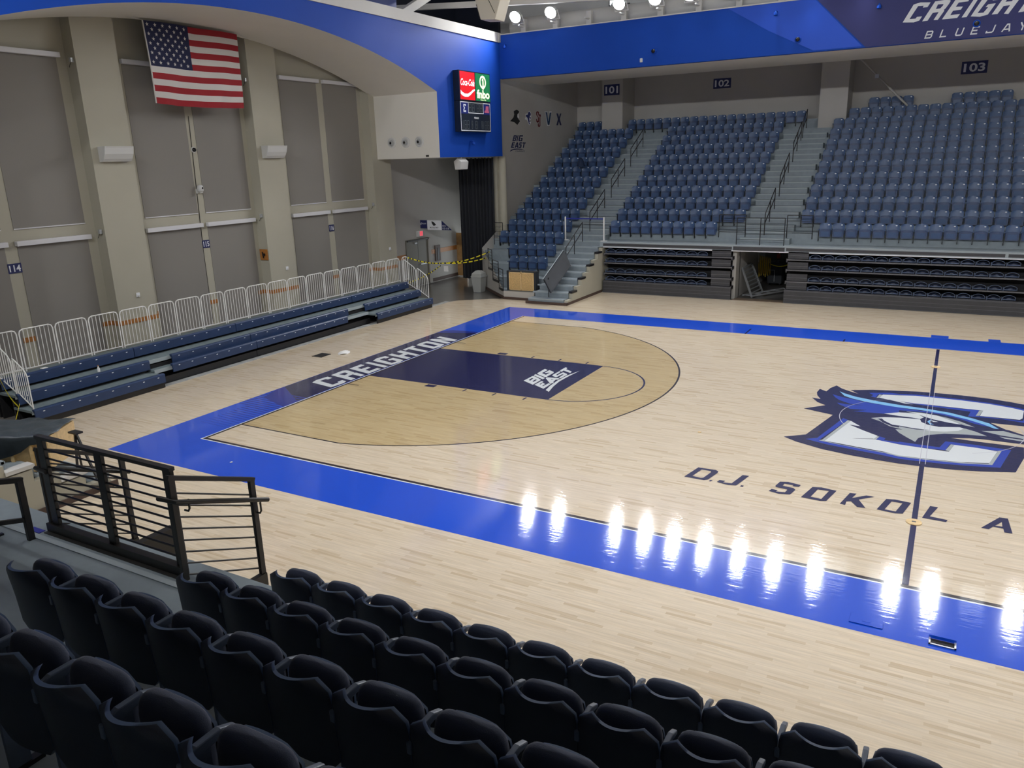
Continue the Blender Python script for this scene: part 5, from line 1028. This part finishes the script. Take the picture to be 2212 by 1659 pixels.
# ================================================================ FLOOR ODDMENTS
zf = .0125
t = empty('floor_hatch', (-2.95, 7.14, 0)); tag(t, 'open dark floor hatch on the boards behind the baseline word', 'hatch')
b = MB(); b.box(-.28, -.22, .0, .10, .22, .014, 'black_void'); b.box(-.30, -.24, .0, .12, -.22, .016, 'dark_bronze'); b.build('hatch_opening', t)
t = empty('white_cloth', (-2.55, 7.65, 0)); tag(t, 'small crumpled white cloth lying beside the floor hatch', 'cloth')
b = MB(); P = [[((.16*math.cos(q)*r_/4), (.24*math.sin(q)*r_/4), .075*(1-(r_/4)**2)+.02*math.sin(3*q+r_)*(r_/4)+.012) for q in [2*math.pi*j/16 for j in range(17)]] for r_ in range(5)]; b.grid(P, 'paper'); b.build('cloth', t, smooth=180)
t = empty('floor_box', (14.79, -1.28, 0)); tag(t, 'open floor box with lid raised in the near blue apron', 'floor box')
b = MB(); b.box(-.13, -.06, .008, .13, .05, .014, 'black_void'); b.box(-.15, -.08, .008, -.13, .07, .018, 'aluminium'); b.box(.13, -.08, .008, .15, .07, .018, 'aluminium'); b.box(-.15, -.08, .008, .15, -.06, .018, 'aluminium'); b.build('box_rim', t)
b = MB(); b.box(-.15, .07, .01, .15, .085, .05, 'fl_blue'); b.build('lid', t)
t = empty('floor_box', (13.92, -1.18, 0)); tag(t, 'closed floor box cover in the near blue apron', 'floor box')
b = MB(); b.box(-.20, -.10, .008, .20, .12, .013, 'fl_blue'); b.build('cover', t, bevel=.003); b = MB(); b.box(-.05, -.03, .013, .05, .03, .016, 'fl_blue'); b.build('handle', t, bevel=.002)
for y, wh, m in ((2.20, 'near the letters of the arena name', 'yellow_cord'), (12.95, 'near the far sideline', 'dark_bronze')):
    t = empty('floor_sleeve', (14.30, y, 0)); tag(t, 'round brass floor plate on the centre line %s' % wh, 'floor plate', None)
    b = MB(); b.lathe([(.12, .006), (.12, .014), (.10, .016)], (0, 0, 0), 'pine', 24); b.build('plate', t); b = MB(); b.box(-.03, -.02, .016, .03, .02, .018, 'dark_bronze'); b.build('slot', t)
b = MB(); b.box(9.90, 4.98, .0, 9.97, 5.03, .012, 'pine'); tag(b.build('wood_chip'), 'tiny pale chip lying on the open boards left of the emblem', 'debris')
b = MB(); b.box(1.75, -.85, .01, 1.79, -.80, .02, 'paper'); tag(b.build('paper_scrap'), 'tiny white scrap on the near left corner of the blue apron', 'debris')
t = empty('bottle', (-5.45, 1.15, .66)); tag(t, 'small clear plastic bottle standing on the middle bleacher deck', 'bottle')
b = MB(); b.lathe([(.033, 0), (.035, .02), (.035, .12), (.014, .17), (.014, .19)], (0, 0, 0), 'paper', 14); b.build('bottle_body', t, smooth=50); b = MB(); b.lathe([(.016, .19), (.016, .21)], (0, 0, 0), 'orange_wood', 12); b.build('cap', t)
b = MB(); b.box(-5.95, -.1, 1.03, -5.83, .05, 1.045, 'paper'); tag(b.build('paper_cup_lid', bevel=.006), 'flat white lid lying on the left end of the top bench', 'lid')

# ================================================================ NEAR BLACK RAILINGS
def flat(b, p, q, w, d, up=(0, 1, 0)): b.bar(p, q, w, d, 'dark_bronze', up)
t = empty('front_railing', (0, 0, 0)); tag(t, 'black steel railing with nine thin bars along the near walkway edge', 'railing')
yy = -6.93
for x in (6.47, 7.42, 8.43): b = MB(); b.box(x-.055, yy-.02, 2.24, x+.055, yy+.02, 3.30, 'dark_bronze'); b.build('post', t, bevel=.004)
b = MB(); b.box(6.41, yy-.03, 3.29, 8.49, yy+.03, 3.325, 'dark_bronze'); b.build('top_rail', t)
b = MB(); b.box(6.34, yy-.05, 2.235, 8.46, yy+.03, 2.34, 'dark_bronze'); b.box(6.34, yy-.09, 2.235, 8.46, yy-.04, 2.25, 'dark_bronze'); b.build('kick_plate', t)
for i in range(9): z = 2.42+.095*i; b = MB(); b.tube([(6.47, yy, z), (8.43, yy, z)], .011, 'dark_bronze', 6); b.build('bar', t, smooth=60)
def gate(x, y0, y1, z0, dz_, label, side=1):
    t = empty('sloping_gate', (0, 0, 0)); tag(t, label, 'railing')
    for y, z in ((y0, z0), (y1, z0+dz_)): b = MB(); b.box(x-.02, y-.03, z, x+.02, y+.03, z+1.02, 'dark_bronze'); b.build('post', t, bevel=.004)
    b = MB(); b.bar((x, y0-.03, z0+1.02), (x, y1+.03, z0+dz_+1.02), .05, .04, 'dark_bronze'); b.build('top_rail', t)
    for i in range(8): z = z0+.06+.115*i; b = MB(); b.tube([(x, y0, z), (x, y1, z+dz_)], .009, 'dark_bronze', 6); b.build('bar', t, smooth=60)
    xo = x + .07*side
    b = MB(); b.tube([(x-.15*side, y0-.04, z0+.80), (xo, y0-.02, z0+.80), (xo, y1+.12, z0+dz_+.78)], .024, 'dark_bronze', 10); b.build('handrail_tube', t, smooth=50)
    for y, z in ((y0+.10, z0+.78), (y1+.02, z0+dz_+.79)): b = MB(); b.tube([(xo, y, z), (xo, y+.0, z-.09), (xo-.02*side, y, z-.12), (x, y, z-.12)], .010, 'dark_bronze', 6); b.build('bracket', t, smooth=60)
    b = MB(); b.box(x-.03, y1-.35, z0+dz_-.14, x+.03, y1+.03, z0+dz_, 'dark_bronze'); b.build('foot_plate', t)
gate(8.60, -7.04, -6.17, 2.28, -.37, 'black sloping gate panel with handrail right of the walkway railing')
gate(6.36, -6.92, -6.05, 2.14, -.40, 'black sloping gate panel with handrail left of the walkway opening', -1)
b = MB(); b.prism([(-6.55, 1.98), (-5.95, 1.98), (-5.95, 1.3), (-6.2, 1.1), (-6.55, 1.1)], lambda a, c, d: (d, a, c), 6.9, 7.0, 'dark_bronze'); tag(b.build('support_plate'), 'dark steel support plate below the walkway railing', 'plate')
# end rail at the left frame edge
t = empty('end_rail', (0, 0, 0)); tag(t, 'thick black end rail at the left frame edge beside the dark seat', 'railing')
b = MB(); b.box(6.885, -7.46, 2.24, 6.935, -7.40, 3.10, 'black_metal'); b.build('post', t, bevel=.004)
b = MB(); b.bar((6.91, -7.40, 3.10), (6.80, -8.6, 3.42), .05, .05, 'black_metal'); b.build('top_rail', t); b = MB(); b.bar((6.91, -7.43, 2.70), (6.80, -8.6, 3.0), .04, .04, 'black_metal'); b.build('mid_rail', t)
b = MB(); b.box(5.6, -7.18, 2.241, 6.28, -7.10, 2.246, 'belt_blue'); b.box(6.1, -7.05, 2.241, 6.30, -6.98, 2.246, 'belt_blue'); tag(b.build('floor_tape'), 'strips of blue tape stuck to the near walkway', 'tape')
# crate with tarp and black stand on the near stairs
t = empty('wooden_crate', (0, 0, 0)); tag(t, 'plywood crate with battens on the near corner stairs', 'crate')
A_ = Vector((.52, -3.70, .70)); D_ = Vector((-.82, -.57, .04)).normalized(); Nn = Vector((-.50, .80, 0)).normalized(); Up = Vector((0, 0, 1))
def CP(a, d, h_): return A_ + D_*a + Nn*d + Up*h_
def cbox(b, a0, a1, d0, d1, h0, h1, m): b.add([CP(a, d, h_) for h_ in (h0, h1) for d in (d0, d1) for a in (a0, a1)], [(0, 2, 3, 1), (4, 5, 7, 6), (0, 1, 5, 4), (2, 6, 7, 3), (0, 4, 6, 2), (1, 3, 7, 5)], m)
b = MB(); cbox(b, 0, 1.9, .03, .95, .03, .62, 'pine'); b.build('box_panel', t)
b = MB()
for a in (0, .28, .62, .95, 1.35, 1.8): cbox(b, a, a+.06, -.03, .03, -.02, .64, 'pine')
b.build('batten', t)
b = MB(); P = []
for i in range(13):
    a = -.03 + 2.0*i/12; row = []
    L = .05 + .38*min(1, max(0, a)/.8) + .03*math.sin(i*2.3)
    for j in range(13):
        s = j/12
        if s < .65: d = .98 - (.98+.03)*s/.65; row.append(CP(a, d, .655 + .02*math.sin(a*11+j*.9) + .015*math.sin(j*2.1-a*6)))
        else: q = (s-.65)/.35; row.append(CP(a, -.035-.03*abs(math.sin(a*9)), .655 - L*q))
    P.append(row)
b.grid(P, 'tarp', (0, 0, .006)); tag(b.build('tarp', smooth=180), 'dark crinkled tarp draped over the plywood crate', 'tarp')
t = empty('folding_stand', (0, 0, 0)); tag(t, 'black folding stand with thin legs right of the crate', 'stand')
for p, q in (((.78, -3.42, .67), (.74, -3.32, 1.32)), ((1.05, -3.25, .45), (.76, -3.32, 1.32)), ((.55, -3.2, .45), (.72, -3.32, 1.32))): b = MB(); b.bar(p, q, .035, .035, 'black_metal'); b.build('leg', t)
b = MB(); b.box(.62, -3.38, 1.31, .86, -3.24, 1.34, 'black_metal'); b.build('top_plate', t)
for o in list(bpy.data.objects):
    if o.type == 'EMPTY' and o.parent is None and o.location.length < 1e-6 and o.children and o.rotation_euler.z == 0:
        # put the empty at the base of its parts
        cs_ = [Vector(c) for ch in o.children if ch.type == 'MESH' for c in ch.bound_box]
        if not cs_: continue
        lo = Vector((min(c.x for c in cs_), min(c.y for c in cs_), min(c.z for c in cs_))); hi = Vector((max(c.x for c in cs_), max(c.y for c in cs_), max(c.z for c in cs_)))
        ctr = Vector(((lo.x+hi.x)/2, (lo.y+hi.y)/2, lo.z)); o.location = ctr
        for ch in o.children: ch.data.transform(Matrix.Translation(-ctr))
